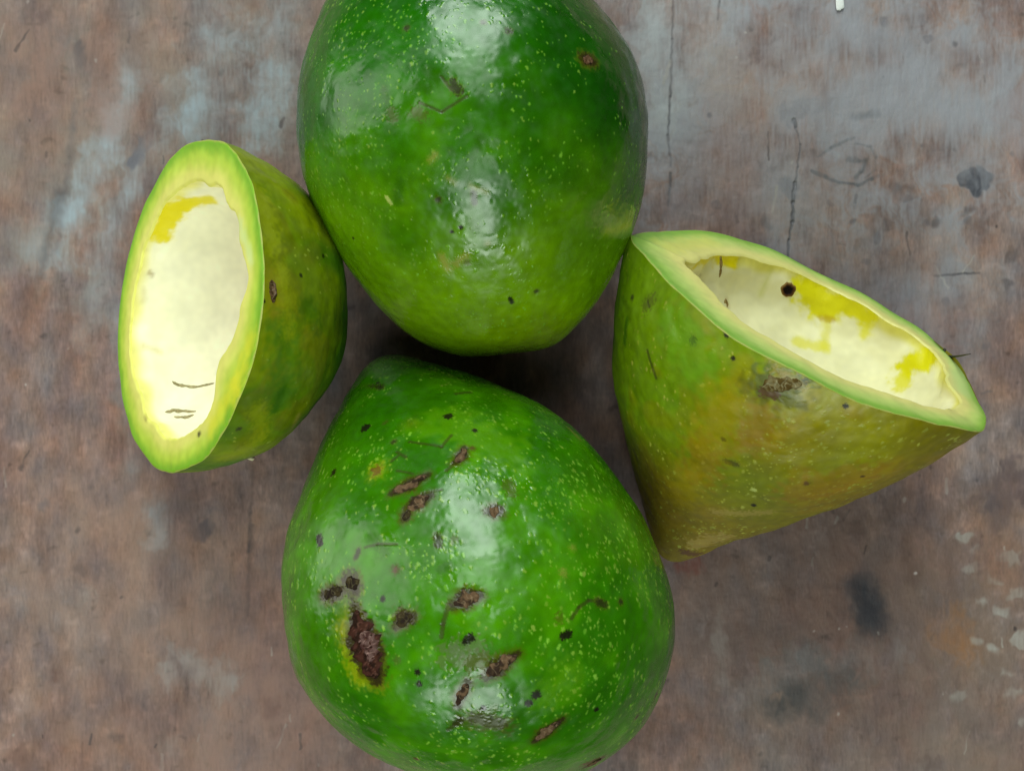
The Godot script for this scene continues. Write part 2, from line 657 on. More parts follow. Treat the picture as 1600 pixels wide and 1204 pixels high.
func bored_hole(s: Surf, u: float, v: float, r: float, parent: Node) -> void:   # a dark round bore with a brown lip
	var n := s.normal_at(u, v)
	var x := s.du(u, v).normalized()
	var y := n.cross(x).normalized()
	var g := Surf.new()
	g.setup(30, 12)
	g.c.resize(g.p.size())
	var here := s.at(u, v)
	var jag := smooth_noise(91, 0.0016)
	for j in 13:
		var t := j / 12.0
		for i in 31:
			var a := TAU * i / 30
			var reach := r * MM * (1.12 - 1.119 * t) * (1.0 + 0.16 * jag.get_noise_2d(cos(a) * 0.002, sin(a) * 0.002))
			var at := s.moved(u, v, x * cos(a) * reach + y * sin(a) * reach)
			var high := 0.00040 * smoothstep(0.0, 0.25, t) * (1.0 - smoothstep(0.30, 0.62, t)) + 0.00006
			g.p[j * 31 + i] = s.at(at.x, at.y) + n * (high - 0.00004 * smoothstep(0.0, 0.05, 0.05 - t))
			var col := rgb(150, 120, 62).lerp(rgb(72, 44, 20), smoothstep(0.0, 0.3, t)).lerp(rgb(16, 8, 5), smoothstep(0.34, 0.5, t))
			g.c[j * 31 + i] = col.srgb_to_linear()
	g.normals()
	if g.n[31 * 3].dot(n) < 0:
		g.flip = true
		g.normals()
	put("bored_hole", g.mesh(), matte(0.75, 0.3), parent)

# ------------------------------------------------------------------ flesh colours (linear, per vertex)

func tint_face(s: Surf, tones: Array, dark: Array, seed_: int) -> void:
	var a := smooth_noise(seed_, 0.012)
	var b := smooth_noise(seed_ + 1, 0.003)
	s.c.resize(s.p.size())
	var w := s.nu + 1
	for j in s.nv + 1:
		var t := float(j) / s.nv
		for i in w:
			var q := s.p[j * w + (i if i < s.nu else 0)]
			var k := clampf(t + 0.04 * a.get_noise_3dv(q) * minf(1.0, t * 5.0) + 0.03 * b.get_noise_3dv(q), 0, 1)
			var col: Color = tones[0].lerp(tones[1], smoothstep(0.005, 0.035, k)).lerp(tones[2], smoothstep(0.05, 0.42, k)).lerp(tones[3], smoothstep(0.35, 0.85, k))
			col = col * (1.0 + 0.02 * b.get_noise_3dv(q))
			s.c[j * w + i] = col.srgb_to_linear()
	dabs(s, dark)

func tint_hollow(s: Surf, tone: Color, rim: Color, spots: Array, seed_: int) -> void:
	var a := smooth_noise(seed_, 0.013)
	var b := smooth_noise(seed_ + 1, 0.0035)
	s.c.resize(s.p.size())
	var w := s.nu + 1
	for j in s.nv + 1:
		var t := float(j) / s.nv
		for i in w:
			var q := s.p[j * w + (i if i < s.nu else 0)]
			var col := rim.lerp(tone, smoothstep(0.0, 0.10, t + 0.05 * a.get_noise_3dv(q)))
			col = col * (1.0 + 0.035 * a.get_noise_3dv(q) + 0.02 * b.get_noise_3dv(q))
			s.c[j * w + i] = col.srgb_to_linear()
	dabs(s, spots)

func dabs(s: Surf, list: Array) -> void:
	# each: red, green, blue, strength, softness (mm), radius (mm), and two grid places
	var j1 := smooth_noise(5, 0.0042)
	var j2 := smooth_noise(6, 0.0016)
	for m: Array in list:
		var col := lin(m[0], m[1], m[2])
		var a := s.at(m[6], m[7])
		var b := s.at(m[8], m[9])
		var axis := b - a
		var long := maxf(axis.length_squared(), 1e-12)
		var r: float = m[5] * MM
		var soft: float = m[4] * MM
		var strength: float = m[3]
		for i in s.p.size():
			var q := s.p[i]
			if q.distance_squared_to((a + b) / 2.0) > pow(sqrt(long) / 2.0 + r * 1.8 + soft, 2):
				continue
			var t := clampf((q - a).dot(axis) / long, 0.0, 1.0)
			var d := q.distance_to(a + axis * t)
			var rr := r * (1.0 + 0.45 * j1.get_noise_3dv(q) + 0.25 * j2.get_noise_3dv(q))
			var k := strength * (1.0 - smoothstep(rr - soft, rr + soft, d))
			if k > 0.0:
				s.c[i] = s.c[i].lerp(col, k)

# ------------------------------------------------------------------ the table

func noise_bytes(w: int, h: int, seed_: int, fx: float, fy: float, octaves: int) -> PackedByteArray:
	# grey noise with fx by fy hills, made small and enlarged
	var f := FastNoiseLite.new()
	f.seed = seed_
	f.noise_type = FastNoiseLite.TYPE_SIMPLEX_SMOOTH
	f.fractal_type = FastNoiseLite.FRACTAL_FBM if octaves > 1 else FastNoiseLite.FRACTAL_NONE
	f.fractal_octaves = octaves
	f.frequency = 0.02
	var sw := clampi(int(fx * 50.0), 8, 4096)
	var sh := clampi(int(fy * 50.0), 8, 4096)
	var im := f.get_image(sw, sh, false, false, false)
	im.resize(w, h, Image.INTERPOLATE_BILINEAR)
	im.convert(Image.FORMAT_L8)
	return im.get_data()

func streak_bytes(w: int, h: int, seed_: int, fx: int, fy: int) -> PackedByteArray:   # white noise drawn out into grain
	rng.seed = seed_
	var im := Image.create(fx, fy, false, Image.FORMAT_L8)
	var d := PackedByteArray()
	d.resize(fx * fy)
	for i in d.size():
		d[i] = int((rng.randf() + rng.randf()) * 127.0)
	im = Image.create_from_data(fx, fy, false, Image.FORMAT_L8, d)
	im.resize(w, h, Image.INTERPOLATE_CUBIC)
	return im.get_data()

func table() -> void:
	var w := 2048
	var h := 1706
	var sx := 0.60
	var sz := 0.50
	var n1 := noise_bytes(w, h, 11, 7, 4.5, 4)
	var n2 := noise_bytes(w, h, 12, 26, 9, 3)
	var n3 := noise_bytes(w, h, 13, 18, 16, 4)
	var n4 := noise_bytes(w, h, 17, 75, 38, 4)
	var n5 := noise_bytes(w, h, 18, 34, 22, 4)
	var n6 := noise_bytes(w, h, 19, 60, 60, 3)
	var g1 := streak_bytes(w, h, 14, 900, 110)
	var g2 := streak_bytes(w, h, 15, 1700, 420)
	var g3 := streak_bytes(w, h, 16, 300, 1200)
	var px := PackedByteArray()
	px.resize(w * h * 3)
	var up := PackedFloat32Array()
	up.resize(w * h)
	var k := 0
	for y in h:
		var z := (float(y) / h - 0.5) * sz
		for x in w:
			var xm := (float(x) / w - 0.5) * sx
			var a := n1[k] / 127.5 - 1.0
			var b := n2[k] / 127.5 - 1.0
			var c := n3[k] / 127.5 - 1.0
			var s1 := g1[k] / 127.5 - 1.0
			var s2 := g2[k] / 127.5 - 1.0
			var s3 := g3[k] / 127.5 - 1.0
			var e4 := n4[k] / 127.5 - 1.0
			var e5 := n5[k] / 127.5 - 1.0
			var e6 := n6[k] / 127.5 - 1.0
			var grain := 0.07 * s1 + 0.085 * s2 + 0.02 * s3 + 0.21 * e4 * (0.45 + 0.55 * absf(a) + 0.3 * e5) + 0.12 * e5 + 0.10 * maxf(e6 - 0.25, 0.0) * 3.0
			# brown wood under a worn grey film
			var film := clampf(0.46 + 0.30 * a + 0.35 * b + 0.30 * c, 0.0, 1.0)
			film = film * film * (3.0 - 2.0 * film)
			var red := clampf(0.40 + 0.6 * c - 0.3 * a, 0.0, 1.0)
			var r := lerpf(121.0 + 8.0 * red, 137.0, film)
			var g := lerpf(97.0 - 2.0 * red, 121.0, film)
			var bl := lerpf(96.0 - 4.0 * red, 121.0, film)
			var m := 1.0 + grain + 0.05 * b
			r += 11.0 * e5 - 4.0 * e4
			bl += -10.0 * e5 + 4.0 * e4 - 5.0
			if e6 < -0.52:
				m *= 1.0 - 0.9 * (-0.52 - e6)
			px[k * 3] = int(clampf(r * m, 0.0, 255.0))
			px[k * 3 + 1] = int(clampf(g * m, 0.0, 255.0))
			px[k * 3 + 2] = int(clampf(bl * m, 0.0, 255.0))
			up[k] = 0.03 * s2 + 0.02 * s1 + 0.01 * s3 + 0.05 * c + 0.16 * e4 + 0.10 * e6
			k += 1
	var blot := smooth_noise(31, 0.012)
	var blot2 := smooth_noise(32, 0.0035)
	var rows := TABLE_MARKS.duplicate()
	rng.seed = 77
	for i in 420:       # fine scratches and pits of use
		var x := rng.randf_range(-290.0, 290.0)
		var z := rng.randf_range(-240.0, 240.0)
		var long := pow(rng.randf(), 3.0) * 9.0 + 0.4
		var turn := rng.randfn(0.0, 0.25)
		var pale := rng.randf() < 0.5
		var tone := rng.randf_range(-12.0, 12.0)
		rows.append(["scratch", (168.0 if pale else 62.0) + tone, (162.0 if pale else 54.0) + tone, (156.0 if pale else 54.0) + tone, rng.randf_range(0.25, 0.7), 0.3, 0.9, 0.03 if pale else -0.08, rng.randf_range(0.15, 0.55), x, z, x + long * sin(turn), z + long * cos(turn)])
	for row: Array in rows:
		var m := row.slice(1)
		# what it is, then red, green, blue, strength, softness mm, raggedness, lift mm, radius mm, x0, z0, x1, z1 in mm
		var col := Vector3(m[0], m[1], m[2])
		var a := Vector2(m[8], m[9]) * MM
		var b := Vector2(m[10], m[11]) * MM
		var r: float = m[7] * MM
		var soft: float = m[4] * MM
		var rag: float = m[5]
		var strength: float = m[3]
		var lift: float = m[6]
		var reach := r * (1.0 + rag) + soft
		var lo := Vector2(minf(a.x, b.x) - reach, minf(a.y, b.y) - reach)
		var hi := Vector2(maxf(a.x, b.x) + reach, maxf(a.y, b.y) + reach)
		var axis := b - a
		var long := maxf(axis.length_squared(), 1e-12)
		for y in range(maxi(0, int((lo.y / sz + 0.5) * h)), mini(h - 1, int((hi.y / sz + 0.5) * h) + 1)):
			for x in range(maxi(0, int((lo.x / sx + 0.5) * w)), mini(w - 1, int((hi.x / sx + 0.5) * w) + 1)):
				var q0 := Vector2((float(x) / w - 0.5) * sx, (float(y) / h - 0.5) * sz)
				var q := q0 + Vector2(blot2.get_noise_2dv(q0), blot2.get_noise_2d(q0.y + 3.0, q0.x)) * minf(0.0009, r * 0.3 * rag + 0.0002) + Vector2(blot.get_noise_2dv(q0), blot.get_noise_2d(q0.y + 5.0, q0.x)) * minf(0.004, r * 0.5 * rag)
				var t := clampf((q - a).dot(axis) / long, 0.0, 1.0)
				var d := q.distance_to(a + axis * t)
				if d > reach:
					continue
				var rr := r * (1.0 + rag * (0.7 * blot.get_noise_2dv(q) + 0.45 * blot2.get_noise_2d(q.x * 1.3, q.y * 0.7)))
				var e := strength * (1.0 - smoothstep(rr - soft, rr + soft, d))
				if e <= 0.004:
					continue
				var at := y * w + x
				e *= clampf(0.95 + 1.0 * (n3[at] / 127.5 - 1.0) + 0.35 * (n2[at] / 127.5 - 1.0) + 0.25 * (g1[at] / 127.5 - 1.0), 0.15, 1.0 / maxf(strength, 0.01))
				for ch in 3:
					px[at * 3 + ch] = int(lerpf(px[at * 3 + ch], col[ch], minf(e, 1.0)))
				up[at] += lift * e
	var im := Image.create_from_data(w, h, false, Image.FORMAT_RGB8, px)
	var hm := Image.create_from_data(w, h, false, Image.FORMAT_RF, up.to_byte_array())
	var mat := StandardMaterial3D.new()
	mat.albedo_texture = ImageTexture.create_from_image(im)
	mat.heightmap_enabled = true
	mat.heightmap_texture = ImageTexture.create_from_image(hm)
	mat.heightmap_scale = 0.1
	mat.roughness = 0.55
	mat.metallic_specular = 0.4
	# the board: a thick slab with eased edges
	var st := SurfaceTool.new()
	st.begin(Mesh.PRIMITIVE_TRIANGLES)
	var steps := [[0.0, 0.004], [-0.0012, 0.0012], [-0.004, 0.0], [-0.026, 0.0], [-0.030, 0.004]]   # height, inset
	var corners := [Vector2(-1, -1), Vector2(1, -1), Vector2(1, 1), Vector2(-1, 1)]
	var ring := func(i: int, c: int) -> Vector3:
		var q: Vector2 = corners[c % 4]
		return Vector3(q.x * (sx / 2 - steps[i][1]), steps[i][0], q.y * (sz / 2 - steps[i][1]))
	var vert := func(q: Vector3) -> void:
		st.set_smooth_group(-1)
		st.set_uv(Vector2(q.x / sx + 0.5, q.z / sz + 0.5))
		st.add_vertex(q)
	for f in [[0, 1, 2], [0, 2, 3]]:
		for c in f:
			vert.call(ring.call(0, c))
		for c in [f[0], f[2], f[1]]:
			vert.call(ring.call(4, c))
	for i in 4:
		for c in 4:
			for q in [[i, c], [i + 1, c + 1], [i, c + 1], [i, c], [i + 1, c], [i + 1, c + 1]]:
				vert.call(ring.call(q[0], q[1]))
	st.generate_normals()
	var o := put("table_top", st.commit(), mat, self)
	o.set_meta("kind", "structure")
	o.set_meta("label", "worn grey brown wooden table top under the avocados")

# ------------------------------------------------------------------ light

func panel(called: String, at: Vector3, target: Vector3, size: Vector2, radiance: float, col: Color) -> void:
	var l := AreaLight3D.new()
	l.name = called
	l.area_size = size
	l.light_color = col
	l.area_normalize_energy = true
	l.light_energy = radiance * size.x * size.y / PI
	l.area_range = 6.0
	l.shadow_enabled = true
	add_child(l)
	l.look_at_from_position(at, target, Vector3(0.02, 0.1, 1).normalized())

const TOP_AT := Vector3(-0.0112, 0, -0.0685)
const FRONT_AT := Vector3(-0.0098, 0, 0.0548)
const LEFT_AT := Vector3(-0.0937, 0, -0.0227)
const RIGHT_AT := Vector3(0.0822, 0, -0.0201)
const LEFT_CUT := Vector3(-0.75604, 0.64945, -0.08138)
const LEFT_ACROSS := Vector3(0.10703, 0.00000, -0.99426)
const RIGHT_CUT := Vector3(0.37111, 0.43837, -0.81860)
const RIGHT_ACROSS := Vector3(0.91078, 0.00000, 0.41290)
const SCRAP_AT := Vector3(0.1074, 0.0002, -0.1258)
const CRUMB_AT := Vector3(-0.0856, 0.0002, 0.0239)
const TOP_OUTLINE := [-0.54, -59.26, 19.99, -54.08, 34.27, -39.8, 44.09, -25.52, 48.55, -13.03, 49.8, 1.25, 47.66, 17.31, 42.3, 31.59, 34.27, 45.87, 23.56, 56.58, 11.07, 59.44, 1.25, 59.97, -5, 59.44, -15.71, 55.69, -24.63, 48.55, -34.45, 36.95, -42.48, 22.67, -47.48, 10.17, -49.44, -4.11, -47.83, -18.38, -44.26, -30.88, -39.8, -39.8, -22.85, -54.08]
const TOP_RIGHT := 11
const FRONT_OUTLINE := [-27.76, -64, -19.98, -63.12, -9.72, -60.47, 6.19, -54.81, 18.56, -49.5, 30.94, -38.9, 41.55, -25.64, 48.62, -14.14, 53.57, 0, 55.16, 12.38, 53.92, 22.98, 50.39, 33.59, 45.08, 42.43, 36.24, 51.98, 22.1, 59.41, 5.3, 62.23, -9.72, 60.11, -23.87, 51.98, -32.71, 45.97, -39.78, 38.9, -45.08, 31.82, -50.39, 22.98, -53.04, 12.38, -54.28, 1.77, -53.92, -8.84, -52.16, -19.45, -46.85, -33.59, -42.43, -45.97, -38.37, -54.81, -34.12, -61.17]
const FRONT_RIGHT := 15
const LEFT_PROFILE := [0, 47.5, 47.5, 6.4, 47.06, 47.06, 12.68, 45.73, 45.73, 18.71, 43.55, 43.55, 24.38, 40.55, 40.55, 29.57, 36.78, 36.78, 34.18, 32.3, 32.3, 38.14, 27.19, 27.19, 41.34, 21.52, 21.52, 43.75, 15.38, 15.38, 45.3, 8.85, 8.85, 45.89, 3.69, 3.69, 46, 0.02, 0.02]
const RIGHT_PROFILE := [0, 53.2, 53, 6, 53, 51.8, 14, 51.4, 49.4, 22, 49, 46, 31, 45.4, 42.2, 40, 40.6, 37.3, 50, 34.4, 30.2, 60, 27.2, 23, 70, 20.2, 16, 79, 13, 11.2, 85, 7.6, 8, 88.5, 4, 5.4, 90, 0.5, 2]
const TABLE_MARKS := [
	["worn patch", 132, 122, 112, 0.4, 33.66, 0.5, 0, 54.7, -136.3, -94.8, -88.1, -101.1],
	["worn patch", 150, 150, 158, 0.62, 25.25, 0.5, 0, 31.56, 67.1, -107.4, 136.3, -96.9],
	["worn patch", 146, 118, 104, 0.35, 25.25, 0.6, 0, 42.08, -125.8, 62.5, -115.3, 125.4],
	["worn patch", 146, 114, 104, 0.4, 18.94, 0.6, 0, 25.25, -79.7, 96, -75.5, 123.3],
	["dark stain", 104, 82, 76, 0.45, 23.14, 0.5, 0, 39.98, 79.7, 68.8, 115.3, 75.1],  # broad, soft, darker brown area below the right half
	["worn patch", 122, 102, 88, 0.35, 23.14, 0.6, 0, 27.35, 151, 83.5, 159.4, 114.9],
	["worn patch", 128, 130, 138, 0.4, 16.83, 0.6, 0, 23.14, 117.4, -38.2, 134.2, -27.7],
	["worn patch", 128, 112, 104, 0.35, 18.94, 0.6, 0, 25.25, 94.4, 114.9, 136.3, 121.2],
	["worn patch", 158, 174, 186, 0.55, 9.47, 0.7, -0.02, 8, -95.4, -113.7, -100.7, -86.4],  # from here, pale blue-grey streaks down the left of the board
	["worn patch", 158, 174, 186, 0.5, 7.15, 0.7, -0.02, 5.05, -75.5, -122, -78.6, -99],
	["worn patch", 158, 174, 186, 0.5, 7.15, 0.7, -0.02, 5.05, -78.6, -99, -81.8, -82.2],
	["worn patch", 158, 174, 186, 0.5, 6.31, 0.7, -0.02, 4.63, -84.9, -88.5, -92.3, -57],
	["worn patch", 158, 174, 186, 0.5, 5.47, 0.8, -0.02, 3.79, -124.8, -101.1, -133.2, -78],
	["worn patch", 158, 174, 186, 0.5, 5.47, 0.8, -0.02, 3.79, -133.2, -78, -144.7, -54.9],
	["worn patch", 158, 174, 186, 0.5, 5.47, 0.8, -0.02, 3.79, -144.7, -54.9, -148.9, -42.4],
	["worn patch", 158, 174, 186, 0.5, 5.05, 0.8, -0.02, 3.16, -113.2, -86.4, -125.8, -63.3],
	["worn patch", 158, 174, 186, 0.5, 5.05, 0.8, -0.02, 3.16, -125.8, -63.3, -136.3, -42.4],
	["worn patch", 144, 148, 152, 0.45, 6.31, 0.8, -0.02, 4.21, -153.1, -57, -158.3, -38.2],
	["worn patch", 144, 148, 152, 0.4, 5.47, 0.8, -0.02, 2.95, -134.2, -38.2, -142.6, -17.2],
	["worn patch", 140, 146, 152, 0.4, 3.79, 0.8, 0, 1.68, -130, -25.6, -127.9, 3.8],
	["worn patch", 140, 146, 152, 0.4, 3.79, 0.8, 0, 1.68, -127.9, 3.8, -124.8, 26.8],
	["worn patch", 158, 160, 164, 0.6, 8.42, 0.6, -0.02, 9.47, 46.1, -117.9, 49.3, -88.5],
	["worn patch", 154, 154, 158, 0.5, 8.42, 0.7, -0.02, 6.31, 65, -122, 68.2, -101.1],
	["worn patch", 156, 158, 162, 0.5, 3.79, 0.7, -0.02, 3.79, -117.9, 40.5, -115.3, 47.8],
	["worn patch", 156, 156, 156, 0.5, 4.21, 0.8, -0.02, 5.47, -108, 91.9, -96.5, 96],
	["worn patch", 150, 150, 148, 0.35, 3.37, 0.8, 0, 2.74, -140.5, 68.8, -140.5, 68.8],
	["worn patch", 150, 150, 148, 0.3, 4.21, 0.8, 0, 2.52, -112.2, 118.1, -112.2, 118.1],
	["worn patch", 140, 140, 148, 0.4, 3.37, 0.7, 0, 2.95, 142.6, -57, 142.2, -25.6],
	["worn patch", 128, 132, 142, 0.35, 4.63, 0.8, 0, 3.37, 125.8, -25.6, 134.2, -36.1],
	["worn patch", 140, 136, 138, 0.35, 3.37, 0.8, 0, 4.21, 73.4, 101.3, 96.5, 90.8],
	["worn patch", 140, 136, 138, 0.35, 3.37, 0.8, 0, 4.21, 96.5, 90.8, 125.8, 87.7],
	["worn patch", 150, 140, 136, 0.35, 2.1, 0.9, 0, 1.68, 67.1, 73, 69.2, 96],
	["worn patch", 172, 132, 108, 0.45, 8.42, 0.8, 0, 9.47, 75.5, -97.9, 92.3, -101.1],
	["worn patch", 150, 106, 92, 0.35, 8.42, 0.8, 0, 7.36, -155.2, -115.8, -157.3, -90.6],
	["worn patch", 150, 110, 98, 0.35, 5.05, 0.8, 0, 5.05, -136.3, -113.7, -132.1, -86.4],
	["worn patch", 152, 106, 96, 0.35, 7.57, 0.8, 0, 8.42, 69.2, -78, 75.5, -65.4],
	["worn patch", 156, 106, 66, 0.45, 4.63, 0.9, 0.02, 4.63, 142.6, 75.1, 146.8, 85.6],
	["worn patch", 146, 112, 88, 0.35, 6.31, 0.9, 0.02, 5.47, 159.4, 41.5, 163.6, 62.5],
	["dark stain", 120, 62, 52, 0.7, 1.68, 0.6, 0, 2.95, 56.6, 60, 59.1, 58.7],
	["worn patch", 140, 90, 80, 0.3, 4.21, 0.8, 0, 4.21, 165.7, -94.8, 165.7, -71.7],
	["worn patch", 160, 154, 148, 0.6, 1.05, 1.4, 0.1, 0.63, 151, 54.1, 152.7, 52.8],
	["worn patch", 160, 154, 148, 0.6, 1.05, 1.4, 0.1, 0.84, 156.9, 63.5, 159.6, 64.6],
	["worn patch", 160, 154, 148, 0.6, 1.05, 1.4, 0.1, 1.05, 153.1, 70.9, 155, 71.3],
	["worn patch", 160, 154, 148, 0.6, 1.05, 1.4, 0.1, 1.26, 159.4, 75.1, 162.3, 74.9],
	["worn patch", 160, 154, 148, 0.6, 1.05, 1.4, 0.1, 1.47, 164.6, 68.8, 166.7, 67.9],
	["worn patch", 160, 154, 148, 0.6, 1.05, 1.4, 0.1, 1.68, 166.1, 83.5, 169.2, 84.9],
	["worn patch", 160, 154, 148, 0.6, 1.05, 1.4, 0.1, 0.63, 156.2, 85.6, 158.5, 86.4],
	["worn patch", 160, 154, 148, 0.6, 1.05, 1.4, 0.1, 0.84, 160.4, 93.9, 163.8, 94.2],
	["worn patch", 160, 154, 148, 0.6, 1.05, 1.4, 0.1, 1.05, 163.6, 100.2, 166.1, 99.8],
	["worn patch", 160, 154, 148, 0.6, 1.05, 1.4, 0.1, 1.26, 148.9, 60.4, 150.6, 59.3],
	["worn patch", 160, 154, 148, 0.6, 1.05, 1.4, 0.1, 1.47, 146.8, 48.9, 149.5, 50.1],
	["worn patch", 160, 154, 148, 0.6, 1.05, 1.4, 0.1, 1.68, 162.5, 55.2, 164.4, 55.8],
	["worn patch", 160, 154, 148, 0.6, 1.05, 1.4, 0.1, 0.63, 151, 83.5, 153.9, 83.5],
	["worn patch", 160, 154, 148, 0.6, 1.05, 1.4, 0.1, 0.84, 165.7, 110.7, 167.8, 110.1],
	["worn patch", 160, 154, 148, 0.6, 1.05, 1.4, 0.1, 1.05, 144.7, 102.3, 147.8, 101.1],
	["dark stain", 84, 84, 96, 0.5525, 1.37, 0.8, -0.05, 2.1, -121.2, -80.5, -123.5, -73.4],
	["dark stain", 78, 74, 78, 0.4675, 1.37, 0.8, -0.05, 1.47, -142.2, -111.6, -141.3, -105.3],
	["dark stain", 84, 64, 58, 0.425, 1.37, 0.8, -0.05, 1.47, -155.2, -120, -152.2, -121.6],
	["dark stain", 90, 86, 90, 0.2975, 1.64, 0.8, -0.05, 0.84, -143.4, -94.8, -144.3, -84.3],
	["dark stain", 90, 86, 90, 0.2975, 1.64, 0.8, -0.05, 0.84, -144.3, -84.3, -146.8, -63.3],
	["dark stain", 90, 86, 90, 0.2975, 1.64, 0.8, -0.05, 0.84, -146.8, -63.3, -149.7, -44.5],
	["dark stain", 64, 60, 70, 0.51, 1.37, 0.8, -0.05, 2.1, -102.3, 48.2, -100.7, 47.4],
	["dark stain", 52, 48, 52, 0.425, 1.37, 0.8, -0.05, 1.68, -142.2, 59.6, -140.5, 60.4],
	["dark stain", 52, 48, 52, 0.4675, 0.82, 0.8, -0.05, 0.84, -121.2, 104, -120.2, 105.7],
	["dark stain", 80, 80, 90, 0.34, 1.37, 0.8, -0.05, 1.47, -153.5, 39, -153.5, 39],
	["dark stain", 52, 48, 52, 0.34, 1.37, 0.8, -0.05, 1.68, -131.1, 114.9, -129, 114.9],
	["dark stain", 98, 70, 64, 0.2975, 2.19, 0.8, -0.05, 2.52, -78.6, 105.5, -78.6, 105.5],
	["dark stain", 90, 56, 44, 0.425, 1.09, 0.8, -0.05, 1.05, -149.9, 93.9, -150.2, 96],
	["dark stain", 84, 60, 56, 0.3825, 1.64, 0.8, -0.05, 2.95, -161.5, 121.2, -157.3, 124.4],
	["dark stain", 52, 48, 52, 0.255, 0.82, 0.8, -0.05, 0.63, -142.6, 47.4, -142.6, 47.4],
	["dark stain", 52, 48, 52, 0.2975, 0.82, 0.8, -0.05, 0.84, -84.9, 51.6, -86.4, 52],
	["dark stain", 64, 64, 72, 0.8075, 0.55, 0.25, -0.05, 3.58, 150.2, -67.5, 153.7, -67.7],
	["dark stain", 64, 64, 72, 0.8075, 0.55, 0.25, -0.05, 2.31, 151.8, -65.8, 152.2, -64.2],
	["dark stain", 74, 76, 80, 0.68, 0.82, 0.4, -0.05, 1.26, 112.2, -87.9, 116.2, -88.5],
	["dark stain", 74, 76, 80, 0.68, 0.82, 0.4, -0.05, 1.26, 116.2, -88.5, 119.5, -88.9],
	["dark stain", 52, 48, 52, 0.68, 0.55, 0.4, -0.05, 1.05, 145.1, -111.8, 145.1, -111.8],
	["dark stain", 52, 48, 52, 0.765, 0.33, 0.2, -0.05, 0.55, 134.4, -78.6, 134.4, -78.6],
	["dark stain", 52, 48, 52, 0.425, 1.09, 0.8, -0.05, 1.05, 125.2, -65.8, 126.2, -65],
	["dark stain", 52, 48, 52, 0.34, 0.82, 0.8, -0.05, 0.63, 126.2, -65.4, 131.1, -64.8],
	["dark stain", 52, 48, 52, 0.425, 1.09, 0.8, -0.05, 1.68, 83, -52.8, 83, -52.8],
	["dark stain", 52, 48, 52, 0.34, 1.09, 0.8, -0.05, 1.89, 163.6, -43.4, 163.6, -43.4],
	["dark stain", 52, 48, 52, 0.34, 1.09, 0.8, -0.05, 1.89, 162.9, -32.5, 162.9, -32.5],
	["dark stain", 52, 48, 52, 0.3825, 1.09, 0.8, -0.05, 1.26, 122.7, -52.8, 122.7, -52.8],
	["dark stain", 52, 48, 52, 0.34, 1.09, 0.8, -0.05, 1.26, 138.4, -53.9, 138.4, -53.9],
	["dark stain", 52, 48, 52, 0.34, 1.09, 0.8, -0.05, 1.05, 148.9, -57, 150.6, -58.1],
	["dark stain", 96, 96, 104, 0.2975, 3.83, 0.8, -0.05, 4.21, 124.8, -112.6, 130, -113.7],
	["worn patch", 96, 98, 108, 0.255, 3.83, 0.8, -0.05, 4.63, 96.5, -122, 96.5, -122],
	["worn patch", 98, 98, 104, 0.255, 2.74, 0.8, -0.05, 2.95, 104.9, -108.4, 104.9, -108.4],
	["dark stain", 58, 56, 62, 0.68, 4.38, 0.3, -0.05, 4.21, 114.3, 65.6, 117, 74],
	["dark stain", 58, 56, 62, 0.68, 4.38, 0.3, -0.05, 4.21, 117, 74, 118.7, 80.3],
	["dark stain", 76, 74, 76, 0.425, 6.02, 0.8, -0.05, 8, 94.4, 98.1, 104.9, 96],
	["dark stain", 66, 64, 66, 0.34, 4.38, 0.8, -0.05, 3.37, 87, 105.5, 94.4, 102.3],
	["dark stain", 84, 70, 74, 0.51, 3.28, 0.8, -0.05, 6.73, 159.4, 37.3, 163.6, 33.1],
	["dark stain", 80, 72, 78, 0.425, 2.74, 0.8, -0.05, 2.95, 156.2, 38.4, 156.2, 38.4],
	["dark stain", 52, 48, 52, 0.51, 0.55, 0.8, -0.05, 0.63, 152.2, 31, 152.2, 31],
	["dark stain", 100, 90, 86, 0.2975, 4.38, 0.8, -0.05, 6.31, 153.1, 108.6, 153.1, 108.6],
	["dark stain", 84, 66, 62, 0.34, 1.64, 0.8, -0.05, 2.95, 136.3, 124.4, 138.8, 123.3],
	["dark stain", 78, 64, 64, 0.255, 3.28, 0.8, -0.05, 3.37, 111.1, 28.9, 113.2, 47.8],
	["dark stain", 86, 66, 60, 0.255, 2.74, 0.8, -0.05, 2.1, 130, 47.8, 132.1, 62.5],
	["dark stain", 70, 54, 52, 0.255, 2.74, 0.8, -0.05, 1.68, 91.2, 54.1, 91.9, 75.1],
	["dark stain", 96, 92, 98, 0.255, 3.28, 0.8, -0.05, 2.95, -115.3, 41.5, -104.9, 39.4],
	["dark stain", 52, 48, 52, 0.255, 0.82, 0.8, -0.05, 0.63, -138.4, 33.1, -138.4, 33.1],
	["dark stain", 52, 48, 52, 0.425, 0.41, 0.8, -0.05, 0.32, 121.6, -101.1, 121.6, -101.1],
	["dark stain", 52, 48, 52, 0.425, 0.41, 0.8, -0.05, 0.32, 88.5, -106.3, 88.5, -106.3],
	["dark stain", 110, 82, 72, 0.2125, 2.74, 0.8, -0.05, 2.1, -122.7, -113.7, -120.6, -88.5],
	["dark stain", 100, 84, 78, 0.2125, 2.74, 0.8, -0.05, 1.68, -133.2, -122, -136.3, -99],
	["dark stain", 52, 48, 52, 0.255, 1.64, 0.8, -0.05, 1.05, -148.9, -63.3, -155.2, -34],
	["crack", 44, 42, 46, 0.85, 0.34, 0.4, -0.3, 0.5, 92.3, -87.2, 93.1, -84.7],
	["crack", 44, 42, 46, 0.65, 0.32, 0.5, -0.2, 0.25, 93.1, -84.7, 94.4, -79.1],
	["crack", 44, 42, 46, 0.65, 0.32, 0.5, -0.2, 0.25, 94.4, -79.1, 93.5, -71.7],
